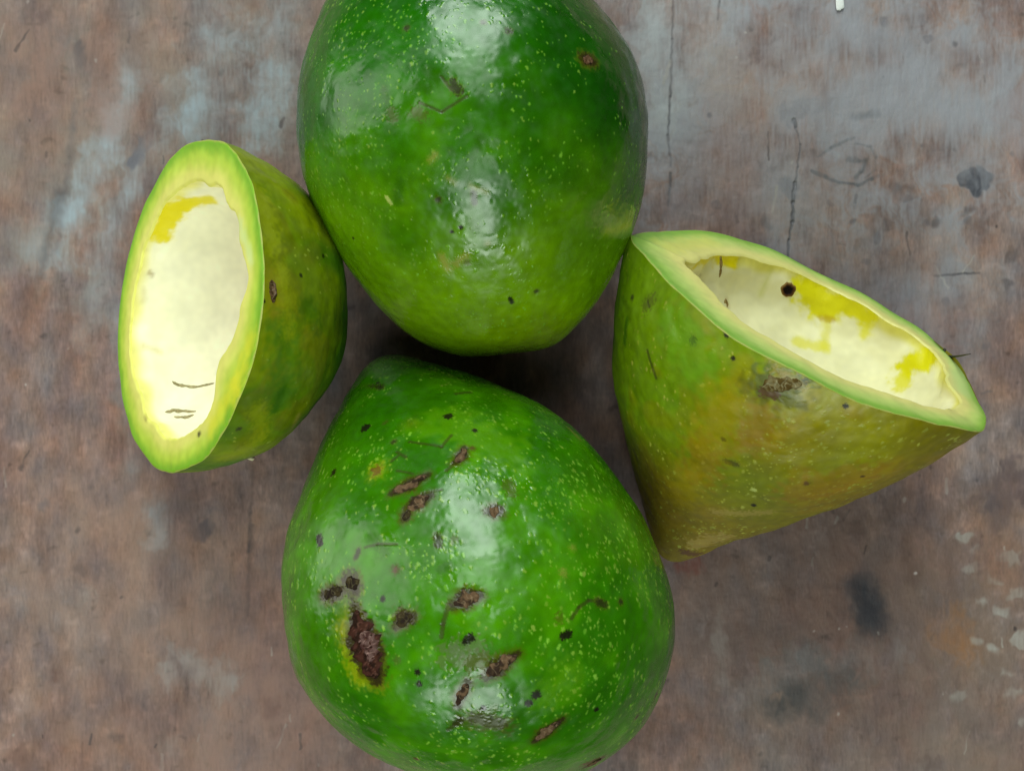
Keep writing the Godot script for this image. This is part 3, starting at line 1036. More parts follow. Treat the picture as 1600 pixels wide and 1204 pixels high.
	["crack", 44, 42, 46, 0.65, 0.32, 0.5, -0.2, 0.25, 93.5, -71.7, 92.7, -65.4],
	["crack", 44, 42, 46, 0.8, 0.34, 0.6, -0.3, 0.4, 92.7, -66.5, 92.1, -60.2],
	["crack", 44, 42, 46, 0.8, 0.34, 0.6, -0.3, 0.4, 92.1, -60.2, 91.9, -53.9],
	["crack", 44, 42, 46, 0.75, 0.34, 0.5, -0.25, 0.36, 91.9, -53.9, 90.6, -47.6],
	["crack", 44, 42, 46, 0.75, 0.34, 0.5, -0.25, 0.36, 90.6, -47.6, 90.4, -42.4],
	["crack", 44, 42, 46, 0.4, 0.42, 0.6, -0.15, 0.29, 52.8, -126.2, 52.4, -113.7],
	["crack", 44, 42, 46, 0.4, 0.42, 0.6, -0.15, 0.29, 52.4, -113.7, 51.8, -94.8],
	["crack", 44, 42, 46, 0.4, 0.42, 0.6, -0.15, 0.29, 51.8, -94.8, 51, -82.2],
	["crack", 44, 42, 46, 0.4, 0.42, 0.6, -0.15, 0.29, 51, -82.2, 52, -71.7],
	["crack", 44, 42, 46, 0.6, 0.42, 0.6, -0.2, 0.38, 51.8, -69.6, 51.2, -59.1],
	["crack", 44, 42, 46, 0.35, 0.42, 0.6, -0.15, 0.25, 67.9, -126.2, 67.5, -120],
	["dark stain", 44, 42, 46, 0.3, 0.63, 0.6, -0.1, 0.42, -85.1, 27.9, -86, 41.5],
	["dark stain", 44, 42, 46, 0.3, 0.63, 0.6, -0.1, 0.42, -86, 41.5, -86.4, 54.1],
	["dark stain", 44, 42, 46, 0.3, 0.63, 0.6, -0.1, 0.42, -86.4, 54.1, -86.8, 75.1],
	["dark stain", 44, 42, 46, 0.3, 1.05, 0.6, -0.1, 0.63, -85.1, 45.7, -86.4, 54.1],
	["dark stain", 90, 86, 84, 0.3, 0.63, 0.6, -0.05, 0.32, 41.9, -12, 42.8, -0.4],
	["dark stain", 66, 68, 72, 0.6, 0.42, 0.4, 0.05, 0.42, 100, -75.1, 104.4, -78],
	["dark stain", 66, 68, 72, 0.6, 0.42, 0.4, 0.05, 0.42, 104.4, -78, 109.5, -80.5],
	["dark stain", 66, 68, 72, 0.6, 0.42, 0.4, 0.05, 0.42, 109.5, -80.5, 112, -81.4],
	["dark stain", 66, 68, 72, 0.5, 0.42, 0.4, 0.05, 0.34, 112.4, -79.5, 117.4, -78.6],
	["dark stain", 66, 68, 72, 0.5, 0.42, 0.4, 0.05, 0.34, 117.4, -78.6, 119.3, -74.9],
	["dark stain", 66, 68, 72, 0.5, 0.42, 0.4, 0.05, 0.34, 119.3, -74.9, 118.7, -70.7],
	["dark stain", 66, 68, 72, 0.5, 0.42, 0.4, 0.05, 0.34, 118.7, -70.7, 115.8, -68.2],
	["dark stain", 62, 64, 68, 0.7, 0.42, 0.5, 0.05, 0.55, 98.1, -70.5, 102.8, -68.4],
	["dark stain", 62, 64, 68, 0.7, 0.42, 0.5, 0.05, 0.55, 102.8, -68.4, 107, -66.7],
	["dark stain", 62, 64, 68, 0.7, 0.42, 0.5, 0.05, 0.55, 107, -66.7, 113.2, -65.8],
	["dark stain", 62, 64, 68, 0.7, 0.42, 0.5, 0.05, 0.55, 113.2, -65.8, 117.9, -67.9],
	["dark stain", 62, 64, 68, 0.7, 0.42, 0.5, 0.05, 0.55, 117.9, -67.9, 121.2, -69],
	["dark stain", 70, 70, 72, 0.7, 0.53, 0.6, 0.05, 0.84, 110.1, -74.4, 113.7, -73.6],
	["dark stain", 70, 70, 72, 0.7, 0.53, 0.6, 0.05, 0.84, 113.7, -73.6, 115.8, -73.8],
	["dark stain", 62, 64, 66, 0.7, 0.63, 0.5, 0.05, 0.84, 115.8, -73.4, 114.1, -70],
	["dark stain", 62, 64, 66, 0.7, 0.63, 0.5, 0.05, 0.84, 114.1, -70, 112.4, -68.2],
	["worn patch", 128, 128, 132, 0.4, 0.84, 0.5, 0, 2.1, 101.7, -81.2, 101.7, -81.2],
	["dark stain", 44, 42, 46, 0.35, 0.42, 0.5, -0.1, 0.34, 138.4, -36.1, 153.1, -37.1],
	["dark stain", 44, 42, 46, 0.3, 0.42, 0.5, -0.1, 0.29, 107, -46.6, 109, -46.1],
	["dark stain", 44, 42, 46, 0.4, 0.42, 0.5, -0.1, 0.42, 112.6, -62.3, 112.4, -60.2],
	["dark stain", 80, 80, 84, 0.5, 0.42, 0.5, -0.1, 0.42, 153.9, 2.5, 156.9, 1.7],
	["worn patch", 190, 180, 176, 0.7, 0.34, 0.6, 0.05, 0.46, 98.6, 80.3, 98.6, 80.3],
	["worn patch", 190, 180, 176, 0.7, 0.34, 0.6, 0.05, 0.46, 107, 79.3, 107, 79.3],
	["worn patch", 190, 180, 176, 0.7, 0.34, 0.6, 0.05, 0.46, 109.5, 78.8, 109.5, 78.8],
	["worn patch", 190, 180, 176, 0.7, 0.34, 0.6, 0.05, 0.46, 132.1, 61.4, 132.1, 61.4],
	["worn patch", 190, 180, 176, 0.7, 0.34, 0.6, 0.05, 0.46, -159, -125.8, -159, -125.8],
	["worn patch", 190, 180, 176, 0.7, 0.34, 0.6, 0.05, 0.46, -159.8, -0.4, -159.8, -0.4],
	["worn patch", 190, 180, 176, 0.7, 0.34, 0.6, 0.05, 0.46, -125.8, 124.4, -125.8, 124.4],
	["worn patch", 190, 180, 176, 0.7, 0.34, 0.6, 0.05, 0.46, -67.1, -59.1, -67.1, -59.1],
	["worn patch", 190, 180, 176, 0.7, 0.34, 0.6, 0.05, 0.46, 76.5, -115.8, 76.5, -115.8],
	["worn patch", 190, 180, 176, 0.7, 0.34, 0.6, 0.05, 0.46, 73.4, -107.4, 73.4, -107.4],
	["worn patch", 190, 180, 176, 0.7, 0.34, 0.6, 0.05, 0.46, 107, 107.6, 107, 107.6],
	["dark stain", 96, 96, 104, 0.34, 1.09, 0.8, -0.05, 2.95, 91.4, -88.5, 102.8, -93.1],
	["dark stain", 70, 70, 78, 0.425, 1.37, 0.8, -0.05, 1.89, 89.8, -66.5, 91.4, -63.3],
	["dark stain", 96, 86, 84, 0.34, 1.37, 0.8, -0.05, 2.1, 97.5, -63.3, 97.5, -63.3],
	["worn patch", 142, 140, 148, 0.45, 12.62, 0.5, 0, 31.56, 73.4, -63.3, 111.1, -90.6],
	["worn patch", 144, 144, 152, 0.5, 12.62, 0.5, 0, 25.25, 104.9, -113.7, 155.2, -88.5],
	["dark stain", 78, 76, 84, 0.34, 0.55, 0.8, -0.05, 0.63, 104.9, -59.1, 104, -59.8],
	["dark stain", 78, 76, 84, 0.34, 0.55, 0.8, -0.05, 0.84, 111.1, -53.9, 111.8, -53.9],
	["dark stain", 78, 76, 84, 0.34, 0.55, 0.8, -0.05, 1.05, 119.5, -48.7, 119.7, -48],
	["dark stain", 78, 76, 84, 0.34, 0.55, 0.8, -0.05, 1.26, 130, -61.2, 129.8, -61.4],
	["dark stain", 78, 76, 84, 0.34, 0.55, 0.8, -0.05, 0.63, 136.3, -53.9, 135.7, -53.5],
	["dark stain", 78, 76, 84, 0.34, 0.55, 0.8, -0.05, 0.84, 148.9, -53.9, 149.7, -54.3],
	["dark stain", 78, 76, 84, 0.34, 0.55, 0.8, -0.05, 1.05, 115.3, -40.3, 115.8, -40.1],
	["dark stain", 78, 76, 84, 0.34, 0.55, 0.8, -0.05, 1.26, 67.1, -59.1, 67.1, -59.8],
	["dark stain", 78, 76, 84, 0.34, 0.55, 0.8, -0.05, 0.63, 163.6, -75.9, 163.2, -75.9],
	["dark stain", 78, 76, 84, 0.34, 0.55, 0.8, -0.05, 0.84, 159.4, -21.4, 158.5, -20.8],
	["dark stain", 78, 76, 84, 0.34, 0.55, 0.8, -0.05, 1.05, 136.3, -113.7, 136.9, -113.9],
	["dark stain", 78, 76, 84, 0.34, 0.55, 0.8, -0.05, 1.26, 121.6, -120, 121.8, -119.5],
	["dark stain", 78, 76, 84, 0.34, 0.55, 0.8, -0.05, 0.63, 65, -88.5, 64.8, -88.9],
	["dark stain", 78, 76, 84, 0.34, 0.55, 0.8, -0.05, 0.84, 142.6, -27.7, 142, -27.5],
	["dark stain", 78, 76, 84, 0.34, 0.55, 0.8, -0.05, 1.05, 155.2, -13, 156, -13.6],
]
const TOP_MARKS := [
	["dark", 1.62, 1.62, 0.3973, 0.4206, 0.3874, 0.4202],
	["dark", 1.08, 1.08, 0.5101, 0.4774, 0.5062, 0.4882],
	["deep", 1.8, 1.8, 0.5292, 0.4606, 0.5191, 0.4682],
	["deep", 1.26, 1.26, 0.5396, 0.4763, 0.5304, 0.4858],
	["line", 0.36, 0.36, 0.5191, 0.4682, 0.5117, 0.4863],
	["line", 0.36, 0.36, 0.5375, 0.5033, 0.5198, 0.5173],
	["line", 0.36, 0.36, 0.5198, 0.5173, 0.4993, 0.4952],
	["dark", 0.72, 0.72, 0.4977, 0.6265, 0.4976, 0.6409],
	["dark", 0.72, 0.72, 0.5297, 0.6388, 0.5297, 0.6388],
	["black", 0.54, 0.54, 0.4548, 0.7893, 0.4512, 0.7957],
	["dark", 0.54, 0.54, 0.4215, 0.7721, 0.4215, 0.7721],
	["black", 0.54, 0.54, 0.5115, 0.6786, 0.5115, 0.6786],
	["black", 0.45, 0.45, 0.5209, 0.6861, 0.5209, 0.6861],
	["pale", 0.54, 0.54, 0.5795, 0.6327, 0.5768, 0.6425],
	["dark", 0.9, 0.9, 0.4647, 0.3956, 0.4647, 0.3956],
	["dark", 0.72, 0.72, 0.5495, 0.3924, 0.5495, 0.3924],
	["dark", 0.72, 0.72, 0.4853, 0.3841, 0.4853, 0.3841],
	["olive", 1.26, 1.26, 0.5618, 0.5146, 0.5595, 0.5237],
	["deep", 1.08, 1.08, 0.5667, 0.4825, 0.564, 0.4965],
	["yellow", 1.08, 1.08, 0.3442, 0.6618, 0.2936, 0.6406],
	["deep", 1.26, 1.26, 0.5624, 0.6128, 0.5703, 0.6402],
	["tan", 0.9, 0.9, 0.5361, 0.7248, 0.5316, 0.7456],
	["tan", 0.9, 0.9, 0.5215, 0.7364, 0.509, 0.7231],
	["olive", 0.9, 0.9, 0.5083, 0.7336, 0.5083, 0.7336],
	["deep", 1.08, 1.08, 0.4902, 0.5517, 0.493, 0.5649],
	["deep", 0.9, 0.9, 0.5143, 0.5699, 0.5143, 0.5699],
	["olive", 1.44, 1.44, 0.5405, 0.5164, 0.5354, 0.5212],
	["tan", 0.72, 0.72, 0.532, 0.5829, 0.5272, 0.576],
	["black", 0.36, 0.36, 0.6441, 0.6883, 0.6441, 0.6883],
	["tan", 0.54, 0.54, 0.4856, 0.7014, 0.4856, 0.7014],
	["tan", 0.54, 0.54, 0.5135, 0.6137, 0.5185, 0.6075],
	["tan", 0.54, 0.54, 0.5001, 0.6177, 0.4866, 0.6259],
]
const FRONT_MARKS := [
	["yellow", 2.88, 2.88, 0.5939, 0.4883, 0.5921, 0.5364],
	["yellow", 2.16, 2.16, 0.5902, 0.5544, 0.5746, 0.5626],
	["gold", 1.44, 1.44, 0.5912, 0.4581, 0.5993, 0.4879],
	["yellow", 2.52, 2.52, 0.5514, 0.2713, 0.5514, 0.2713],
	["lime", 7.2, 7.2, 0.4541, 0.2218, 0.4175, 0.288],
	["lime", 3.6, 3.6, 0.4351, 0.591, 0.4583, 0.6166],
	["deep", 2.88, 2.88, 0.6071, 0.437, 0.5849, 0.4241],
	["dark", 1.8, 1.8, 0.6094, 0.4368, 0.5961, 0.4356],
	["dark", 2.16, 2.16, 0.5846, 0.4198, 0.5812, 0.4334],
	["dark", 1.44, 1.44, 0.5832, 0.4548, 0.582, 0.4679],
	["black", 1.44, 1.44, 0.5735, 0.1884, 0.5735, 0.1884],
	["black", 1.26, 1.26, 0.4483, 0.2101, 0.4483, 0.2101],
	["black", 1.08, 1.08, 0.6178, 0.2578, 0.6178, 0.2578],
	["black", 1.08, 1.08, 0.6194, 0.3572, 0.6174, 0.3647],
	["brown", 1.44, 1.44, 0.553, 0.2708, 0.553, 0.2708],
	["gold", 1.08, 1.08, 0.553, 0.2708, 0.553, 0.2708],
	["black", 1.26, 1.26, 0.5477, 0.4871, 0.5415, 0.4777],
	["black", 0.9, 0.9, 0.5361, 0.4858, 0.5361, 0.4858],
	["black", 0.72, 0.72, 0.5559, 0.4515, 0.5559, 0.4515],
	["black", 0.9, 0.9, 0.4336, 0.5441, 0.4289, 0.543],
	["line", 0.45, 0.45, 0.3943, 0.5167, 0.4053, 0.5115],
	["line", 0.45, 0.45, 0.4053, 0.5115, 0.415, 0.5152],
	["line", 0.45, 0.45, 0.415, 0.5152, 0.4237, 0.5258],
	["dark", 0.9, 0.9, 0.3974, 0.5168, 0.3927, 0.5232],
	["black", 1.08, 1.08, 0.4635, 0.6094, 0.4635, 0.6094],
	["black", 0.9, 0.9, 0.4704, 0.6184, 0.4704, 0.6184],
	["black", 0.72, 0.72, 0.4146, 0.6559, 0.4146, 0.6559],
	["dark", 0.72, 0.72, 0.3526, 0.7048, 0.3526, 0.7048],
	["dark", 0.9, 0.9, 0.3231, 0.683, 0.3231, 0.683],
	["dark", 0.72, 0.72, 0.3762, 0.5268, 0.3762, 0.5268],
	["line", 0.54, 0.54, 0.5067, 0.47, 0.5153, 0.4962],
	["line", 0.54, 0.54, 0.5153, 0.4962, 0.5185, 0.5119],
	["grey", 2.52, 2.52, 0.5172, 0.5372, 0.492, 0.5534],
	["grey", 2.16, 2.16, 0.5091, 0.5288, 0.4958, 0.5315],
	["olive", 1.8, 1.8, 0.5028, 0.5498, 0.4958, 0.5479],
	["black", 1.08, 1.08, 0.4986, 0.5191, 0.4986, 0.5191],
	["black", 0.72, 0.72, 0.5028, 0.5226, 0.5028, 0.5226],
	["dark", 1.8, 1.8, 0.5103, 0.6288, 0.495, 0.6412],
	["olive", 2.88, 2.88, 0.5131, 0.6314, 0.4932, 0.6472],
	["grey", 1.26, 1.26, 0.5024, 0.6236, 0.4969, 0.618],
	["black", 0.72, 0.72, 0.5034, 0.614, 0.5034, 0.614],
	["dark", 0.9, 0.9, 0.5272, 0.6338, 0.5221, 0.6264],
	["line", 0.54, 0.54, 0.5347, 0.643, 0.5227, 0.6305],
	["line", 0.45, 0.45, 0.5096, 0.2375, 0.4757, 0.2621],
	["line", 0.45, 0.45, 0.4757, 0.2621, 0.4597, 0.2464],
	["line", 0.45, 0.45, 0.5339, 0.2623, 0.5258, 0.2567],
	["line", 0.45, 0.45, 0.527, 0.2493, 0.517, 0.2627],
	["line", 0.54, 0.54, 0.4787, 0.3017, 0.4676, 0.2925],
	["line", 0.36, 0.36, 0.5286, 0.2802, 0.5119, 0.2926],
	["dark", 0.72, 0.72, 0.5296, 0.2301, 0.5296, 0.2301],
	["olive", 0.9, 0.9, 0.538, 0.1882, 0.538, 0.1882],
	["gold", 0.9, 0.9, 0.5008, 0.2046, 0.5008, 0.2046],
	["deep", 1.62, 1.62, 0.5584, 0.3697, 0.5481, 0.3899],
	["line", 0.36, 0.36, 0.5655, 0.3809, 0.5529, 0.3801],
	["line", 0.36, 0.36, 0.5529, 0.3801, 0.5363, 0.3849],
	["dark", 0.9, 0.9, 0.5025, 0.3863, 0.503, 0.3963],
	["olive", 1.08, 1.08, 0.4898, 0.3946, 0.4898, 0.3946],
	["dark", 0.72, 0.72, 0.5724, 0.3833, 0.5754, 0.3913],
	["olive", 1.26, 1.26, 0.5412, 0.4172, 0.5412, 0.4172],
	["brown", 0.72, 0.72, 0.5412, 0.4172, 0.5412, 0.4172],
	["deep", 1.26, 1.26, 0.5059, 0.4286, 0.5004, 0.4257],
	["black", 0.72, 0.72, 0.5425, 0.5676, 0.5425, 0.5676],
	["black", 0.72, 0.72, 0.5416, 0.552, 0.5416, 0.552],
	["olive", 0.9, 0.9, 0.5543, 0.532, 0.5543, 0.532],
	["brown", 1.8, 1.8, 0.3986, 0.7757, 0.3837, 0.7776],
	["dark", 0.9, 0.9, 0.72, 0.1, 0.5407, 0.1113],
	["line", 0.54, 0.54, 0.405, 0.1687, 0.3781, 0.174],
	["black", 0.54, 0.54, 0.5502, 0.0996, 0.5502, 0.0996],
	["black", 0.72, 0.72, 0.4304, 0.2493, 0.4304, 0.2493],
	["brown", 0.72, 0.72, 0.445, 0.2772, 0.445, 0.2772],
	["olive", 1.44, 1.44, 0.4275, 0.3402, 0.4292, 0.3541],
	["tan", 0.72, 0.72, 0.4011, 0.4436, 0.4011, 0.4436],
	["tan", 0.9, 0.9, 0.4179, 0.4698, 0.4179, 0.4698],
	["olive", 1.26, 1.26, 0.4327, 0.5209, 0.4327, 0.5209],
	["brown", 0.72, 0.72, 0.5785, 0.7059, 0.5785, 0.7059],
	["tan", 0.9, 0.9, 0.292, 0.314, 0.2902, 0.2955],
	["tan", 0.9, 0.9, 0.2533, 0.2409, 0.2356, 0.2572],
	["line", 0.36, 0.36, 0.506, 0.324, 0.4884, 0.3263],
]
const LEFT_MARKS := [
	["gold", 2.88, 2.88, 0.5239, 0.0309, 0.5025, 0.0495],
	["tan", 0.54, 0.54, 0.4672, 0.0922, 0.4672, 0.0922],
	["deep", 2.88, 2.88, 0.5072, 0.1959, 0.3538, 0.5235],
	["green", 4.32, 4.32, 0.4814, 0.0914, 0.4188, 0.1763],
	["deep", 1.26, 1.26, 0.4041, 0.1713, 0.4262, 0.1634],
	["yellow", 2.16, 2.16, 0.4055, 0.0854, 0.3721, 0.1681],
	["tan", 1.08, 1.08, 0.3885, 0.3103, 0.3609, 0.3417],
	["black", 0.54, 0.54, 0.5356, 0.1614, 0.5356, 0.1614],
	["black", 0.54, 0.54, 0.5649, 0.2973, 0.5649, 0.2973],
	["dark", 0.72, 0.72, 0.3829, 0.0504, 0.3829, 0.0504],
	["yellow", 3.24, 3.24, 0.6101, 0.0071, 0.5593, 0.0399],
	["yellow", 1.8, 1.8, 0.5368, 0.0703, 0.4819, 0.1197],
	["yellow", 2.16, 2.16, 0.3367, 0.0738, 0.3642, 0.1535],
	["gold", 1.08, 1.08, 0.3703, 0.0898, 0.3736, 0.1242],
	["black", 0.45, 0.45, 0.5061, 0, 0.5061, 0],
]
const RIGHT_MARKS := [
	["black", 0.72, 0.72, 0.4273, 0.0019, 0.4273, 0.0019],
	["black", 0.9, 0.9, 0.4932, 0.0111, 0.4932, 0.0111],
	["dark", 1.08, 1.08, 0.4064, 0.0689, 0.4064, 0.0689],
	["black", 0.54, 0.54, 0.441, 0.0416, 0.441, 0.0416],
	["black", 0.72, 0.72, 0.4656, 0.2646, 0.4656, 0.2646],
	["olive", 1.62, 1.62, 0.349, 0.0928, 0.3524, 0.0645],
	["dark", 0.72, 0.72, 0.325, 0.1074, 0.325, 0.1074],
	["black", 0.72, 0.72, 0.5295, 0.0197, 0.5295, 0.0197],
	["pale", 0.9, 0.9, 0.5202, 0.3894, 0.5202, 0.3894],
	["black", 0.72, 0.72, 0.5378, 0.4589, 0.5378, 0.4589],
	["dark", 0.9, 0.9, 0.4782, 0.3291, 0.4878, 0.3254],
	["black", 0.54, 0.54, 0.5973, 0.2131, 0.5973, 0.2131],
	["deep", 1.08, 1.08, 0.3252, 0.1703, 0.3258, 0.2344],
	["line", 0.54, 0.54, 0.3674, 0.1834, 0.3827, 0.2366],
	["line", 0.36, 0.36, 0.3542, 0.0829, 0.3488, 0.0751],
	["grey", 3.6, 3.6, 0.4716, 0.0521, 0.4861, 0.0219],
	["olive", 4.68, 4.68, 0.4727, 0.0732, 0.4868, 0.0512],
	["tan", 1.8, 1.8, 0.4739, 0.0245, 0.4912, 0.0217],
	["brown", 1.44, 1.44, 0.4733, 0.0763, 0.4802, 0.0712],
	["lime", 6.12, 6.12, 0.3894, 0.0671, 0.4163, 0.0982],
	["gold", 7.2, 7.2, 0.458, 0.167, 0.459, 0.3159],
	["rust", 4.68, 4.68, 0.4534, 0.3289, 0.4619, 0.4325],
	["rust", 3.6, 3.6, 0.4816, 0.1411, 0.4857, 0.2326],
	["rust", 5.4, 5.4, 0.5589, 0.3288, 0.5946, 0.2016],
	["gold", 4.5, 4.5, 0.4521, 0.4514, 0.4486, 0.6034],
	["tan", 3.24, 3.24, 0.547, 0.7867, 0.5758, 0.7012],
	["brown", 1.8, 1.8, 0.5349, 0.8569, 0.6002, 0.8602],
	["tan", 1.8, 1.8, 0.5112, 0.5697, 0.5628, 0.4737],
	["brown", 0.72, 0.72, 0.5546, 0.2861, 0.5546, 0.2861],
	["tan", 0.72, 0.72, 0.4618, 0.0012, 0.4795, 0.015],
	["gold", 3.96, 3.96, 0.4528, 0.1354, 0.4509, 0.3081],
]
const TOP_SCABS := [
	[1, 0.9, 0.3978, 0.4188, 1.44, 0.3931, 0.4202, 0.9, 0.3869, 0.422],
]
const FRONT_SCABS := [
	[11, 1.08, 0.5781, 0.49, 2.52, 0.5754, 0.5031, 2.7, 0.5743, 0.5185, 1.26, 0.5741, 0.534],
	[10, 1.08, 0.5812, 0.4594, 1.62, 0.5812, 0.4732, 3.24, 0.5803, 0.4888, 4.32, 0.5786, 0.5069, 3.78, 0.5766, 0.5285, 2.52, 0.5749, 0.5462, 1.26, 0.5741, 0.5571],
	[1, 0.9, 0.5354, 0.3125, 1.62, 0.5166, 0.3076, 0.72, 0.4978, 0.3003],
	[2, 0.9, 0.5224, 0.3409, 1.8, 0.5123, 0.3355, 0.9, 0.4998, 0.3303],
	[3, 0.9, 0.4676, 0.2925, 1.26, 0.4595, 0.285, 0.72, 0.4529, 0.2745],
	[4, 1.08, 0.4554, 0.3695, 1.44, 0.4513, 0.3712, 1.08, 0.4471, 0.3729],
	[5, 0.9, 0.5047, 0.4749, 1.98, 0.4945, 0.4702, 0.9, 0.484, 0.4701],
	[6, 1.08, 0.4944, 0.5705, 1.8, 0.4865, 0.563, 1.26, 0.4788, 0.5567, 0.54, 0.4686, 0.5501],
	[7, 0.72, 0.5211, 0.607, 1.08, 0.516, 0.5916, 0.9, 0.5083, 0.5751],
	[8, 0.72, 0.4691, 0.683, 1.62, 0.4602, 0.6718, 0.72, 0.4458, 0.6569],
	[20, 0.9, 0.5489, 0.4893, 1.8, 0.5429, 0.4807, 0.72, 0.5348, 0.4795],
	[21, 1.08, 0.6147, 0.4382, 1.62, 0.6034, 0.4365, 0.9, 0.5916, 0.4318],
	[22, 1.08, 0.588, 0.4193, 1.62, 0.5806, 0.4266, 0.9, 0.5789, 0.4355],
	[23, 0.54, 0.5274, 0.3545, 1.08, 0.5246, 0.3502, 0.54, 0.5215, 0.344],
	[9, 1.08, 0.3923, 0.7899, 1.62, 0.3838, 0.7812, 0.72, 0.3764, 0.7753],
]
const LEFT_SCABS := [
	[1, 0.72, 0.526, 0.0281, 1.26, 0.5157, 0.034, 0.9, 0.5055, 0.04],
]
const RIGHT_SCABS := [
	[1, 1.44, 0.4698, 0.0708, 2.52, 0.4767, 0.0468, 1.44, 0.4869, 0.0259, 0.54, 0.4935, 0.0176],
]
const LEFT_FACE_DABS := [
	[40, 34, 14, 0.95, 0.54, 0.9, 0.3322, 0.7403, 0.3322, 0.7403],
	[120, 104, 40, 0.7, 0.54, 0.36, 0.3327, 0.9754, 0.3346, 1],
	[130, 110, 40, 0.6, 0.72, 0.54, 0.171, 0.9538, 0.1774, 0.9179],
	[238, 232, 40, 0.6, 2.52, 2.52, 0.4731, 0.2273, 0.4214, 0.21],
	[238, 232, 40, 0.6, 2.52, 2.52, 0.4214, 0.21, 0.3625, 0.5956],
	[226, 236, 90, 0.4, 2.52, 2.52, 0.2642, 0.8955, 0.2642, 0.8955],
	[214, 240, 170, 0.5, 1.44, 1.44, 0.6038, 0.8864, 0.5485, 0.6766],
]
const RIGHT_FACE_DABS := [
	[44, 62, 20, 0.9, 0.36, 0.54, 0.8269, 0.0455, 0.8154, 0.0455],
	[52, 70, 24, 0.9, 0.36, 0.63, 0.8038, 0.0455, 0.7923, 0.0455],
	[126, 110, 20, 0.6, 0.72, 0.9, 0.6654, 1, 0.6654, 1],
	[208, 232, 150, 0.5, 1.8, 2.52, 0.7846, 0.0455, 0.7462, 0.5682],
	[232, 222, 110, 0.5, 2.52, 3.24, 0.2118, 0.4821, 0.1186, 0.5134],
]
const LEFT_HOLLOW_DABS := [
	[236, 220, 0, 1, 1.44, 3.42, 0.8906, 0.0501, 0.8611, 0.06],
	[236, 220, 0, 1, 1.44, 3.42, 0.8611, 0.06, 0.8265, 0.134],
	[236, 220, 0, 0.95, 1.08, 2.34, 0.8265, 0.1061, 0.8001, 0.2171],
	[150, 124, 60, 0.6, 0.54, 0.54, 0.9521, 0.0659, 0.9556, 0.099],
	[214, 196, 110, 0.4, 0.9, 0.9, 0.0527, 0.0885, 0.0616, 0.2008],
	[206, 190, 120, 0.4, 1.08, 0.9, 0.9786, 0.0601, 0.9918, 0.0573],
]
const RIGHT_HOLLOW_DABS := [
	[236, 220, 0, 1, 0.9, 2.52, 0.1943, 0.0013, 0.11, 0.0333],
	[222, 214, 0, 1, 1.62, 4.86, 0.9968, 0.0767, 0.974, 0.1559],
	[222, 214, 0, 1, 1.62, 4.14, 0.9761, 0.1319, 0.9387, 0.0502],
	[222, 214, 0, 0.95, 1.62, 3.06, 0.9387, 0.0502, 0.9118, 0.0581],
	[222, 214, 0, 0.85, 1.26, 1.8, 0.9112, 0.0224, 0.9033, 0.1847],
	[222, 214, 0, 0.7, 1.08, 1.8, 0.9768, 0.5311, 0.9395, 0.4569],
	[222, 214, 0, 0.6, 1.08, 1.44, 0.9547, 0.2462, 0.9324, 0.4691],
	[222, 214, 0, 1, 1.44, 4.5, 0.822, 0.1694, 0.7951, 0.0301],
	[222, 214, 0, 0.85, 1.08, 2.88, 0.8156, 0.3006, 0.8071, 0.3191],
	[190, 164, 10, 0.8, 0.54, 0.9, 0.9625, 0.253, 0.9489, 0.2266],
	[206, 206, 90, 0.5, 1.08, 0.72, 0.052, 0.0346, 0.0484, 0.2588],
	[196, 176, 120, 0.5, 0.72, 0.9, 0.1028, 0.3689, 0.1003, 0.4074],
	[176, 156, 100, 0.5, 0.54, 0.54, 0.1606, 0.17, 0.1606, 0.17],
]
const LEFT_SHREDS := [
	[1, 0.45, 0.1061, 0.2536, 0.72, 0.1162, 0.2944, 0.54, 0.1262, 0.386, 0.45, 0.1342, 0.4836, 0.36, 0.1421, 0.5504],
	[2, 0.54, 0.1626, 0.1317, 0.9, 0.1607, 0.2075, 0.72, 0.1677, 0.279, 0.36, 0.1772, 0.3486],
	[3, 0.45, 0.1722, 0.1794, 0.9, 0.1795, 0.2395, 0.45, 0.1811, 0.3214],
]
const RIGHT_SHREDS := [
	[1, 0.36, 0.1308, 0, 0.63, 0.1259, 0.0695, 0.54, 0.1233, 0.1907],
	[2, 0.9, 0.1072, 0.3609, 0.63, 0.1001, 0.3874, 0.27, 0.1019, 0.4182],
]
const RIGHT_HOLES := [
	[0.0191, 0.1519, 2.16],
]
const RIGHT_FIBRE := [0.8115, 0.0455, 0.7962, 0.0455]
const RIGHT_FIBRE_END := [0.0473, 0.05, 0.0112]
const RIGHT_NOTCH := 0.7885
const LEFT_BUMPS := [
	[0.4538, -0.1, 0.05],
	[0.4182, -0.09, 0.04],
	[0.5308, 0.05, 0.025],
]
const RIGHT_BUMPS := []


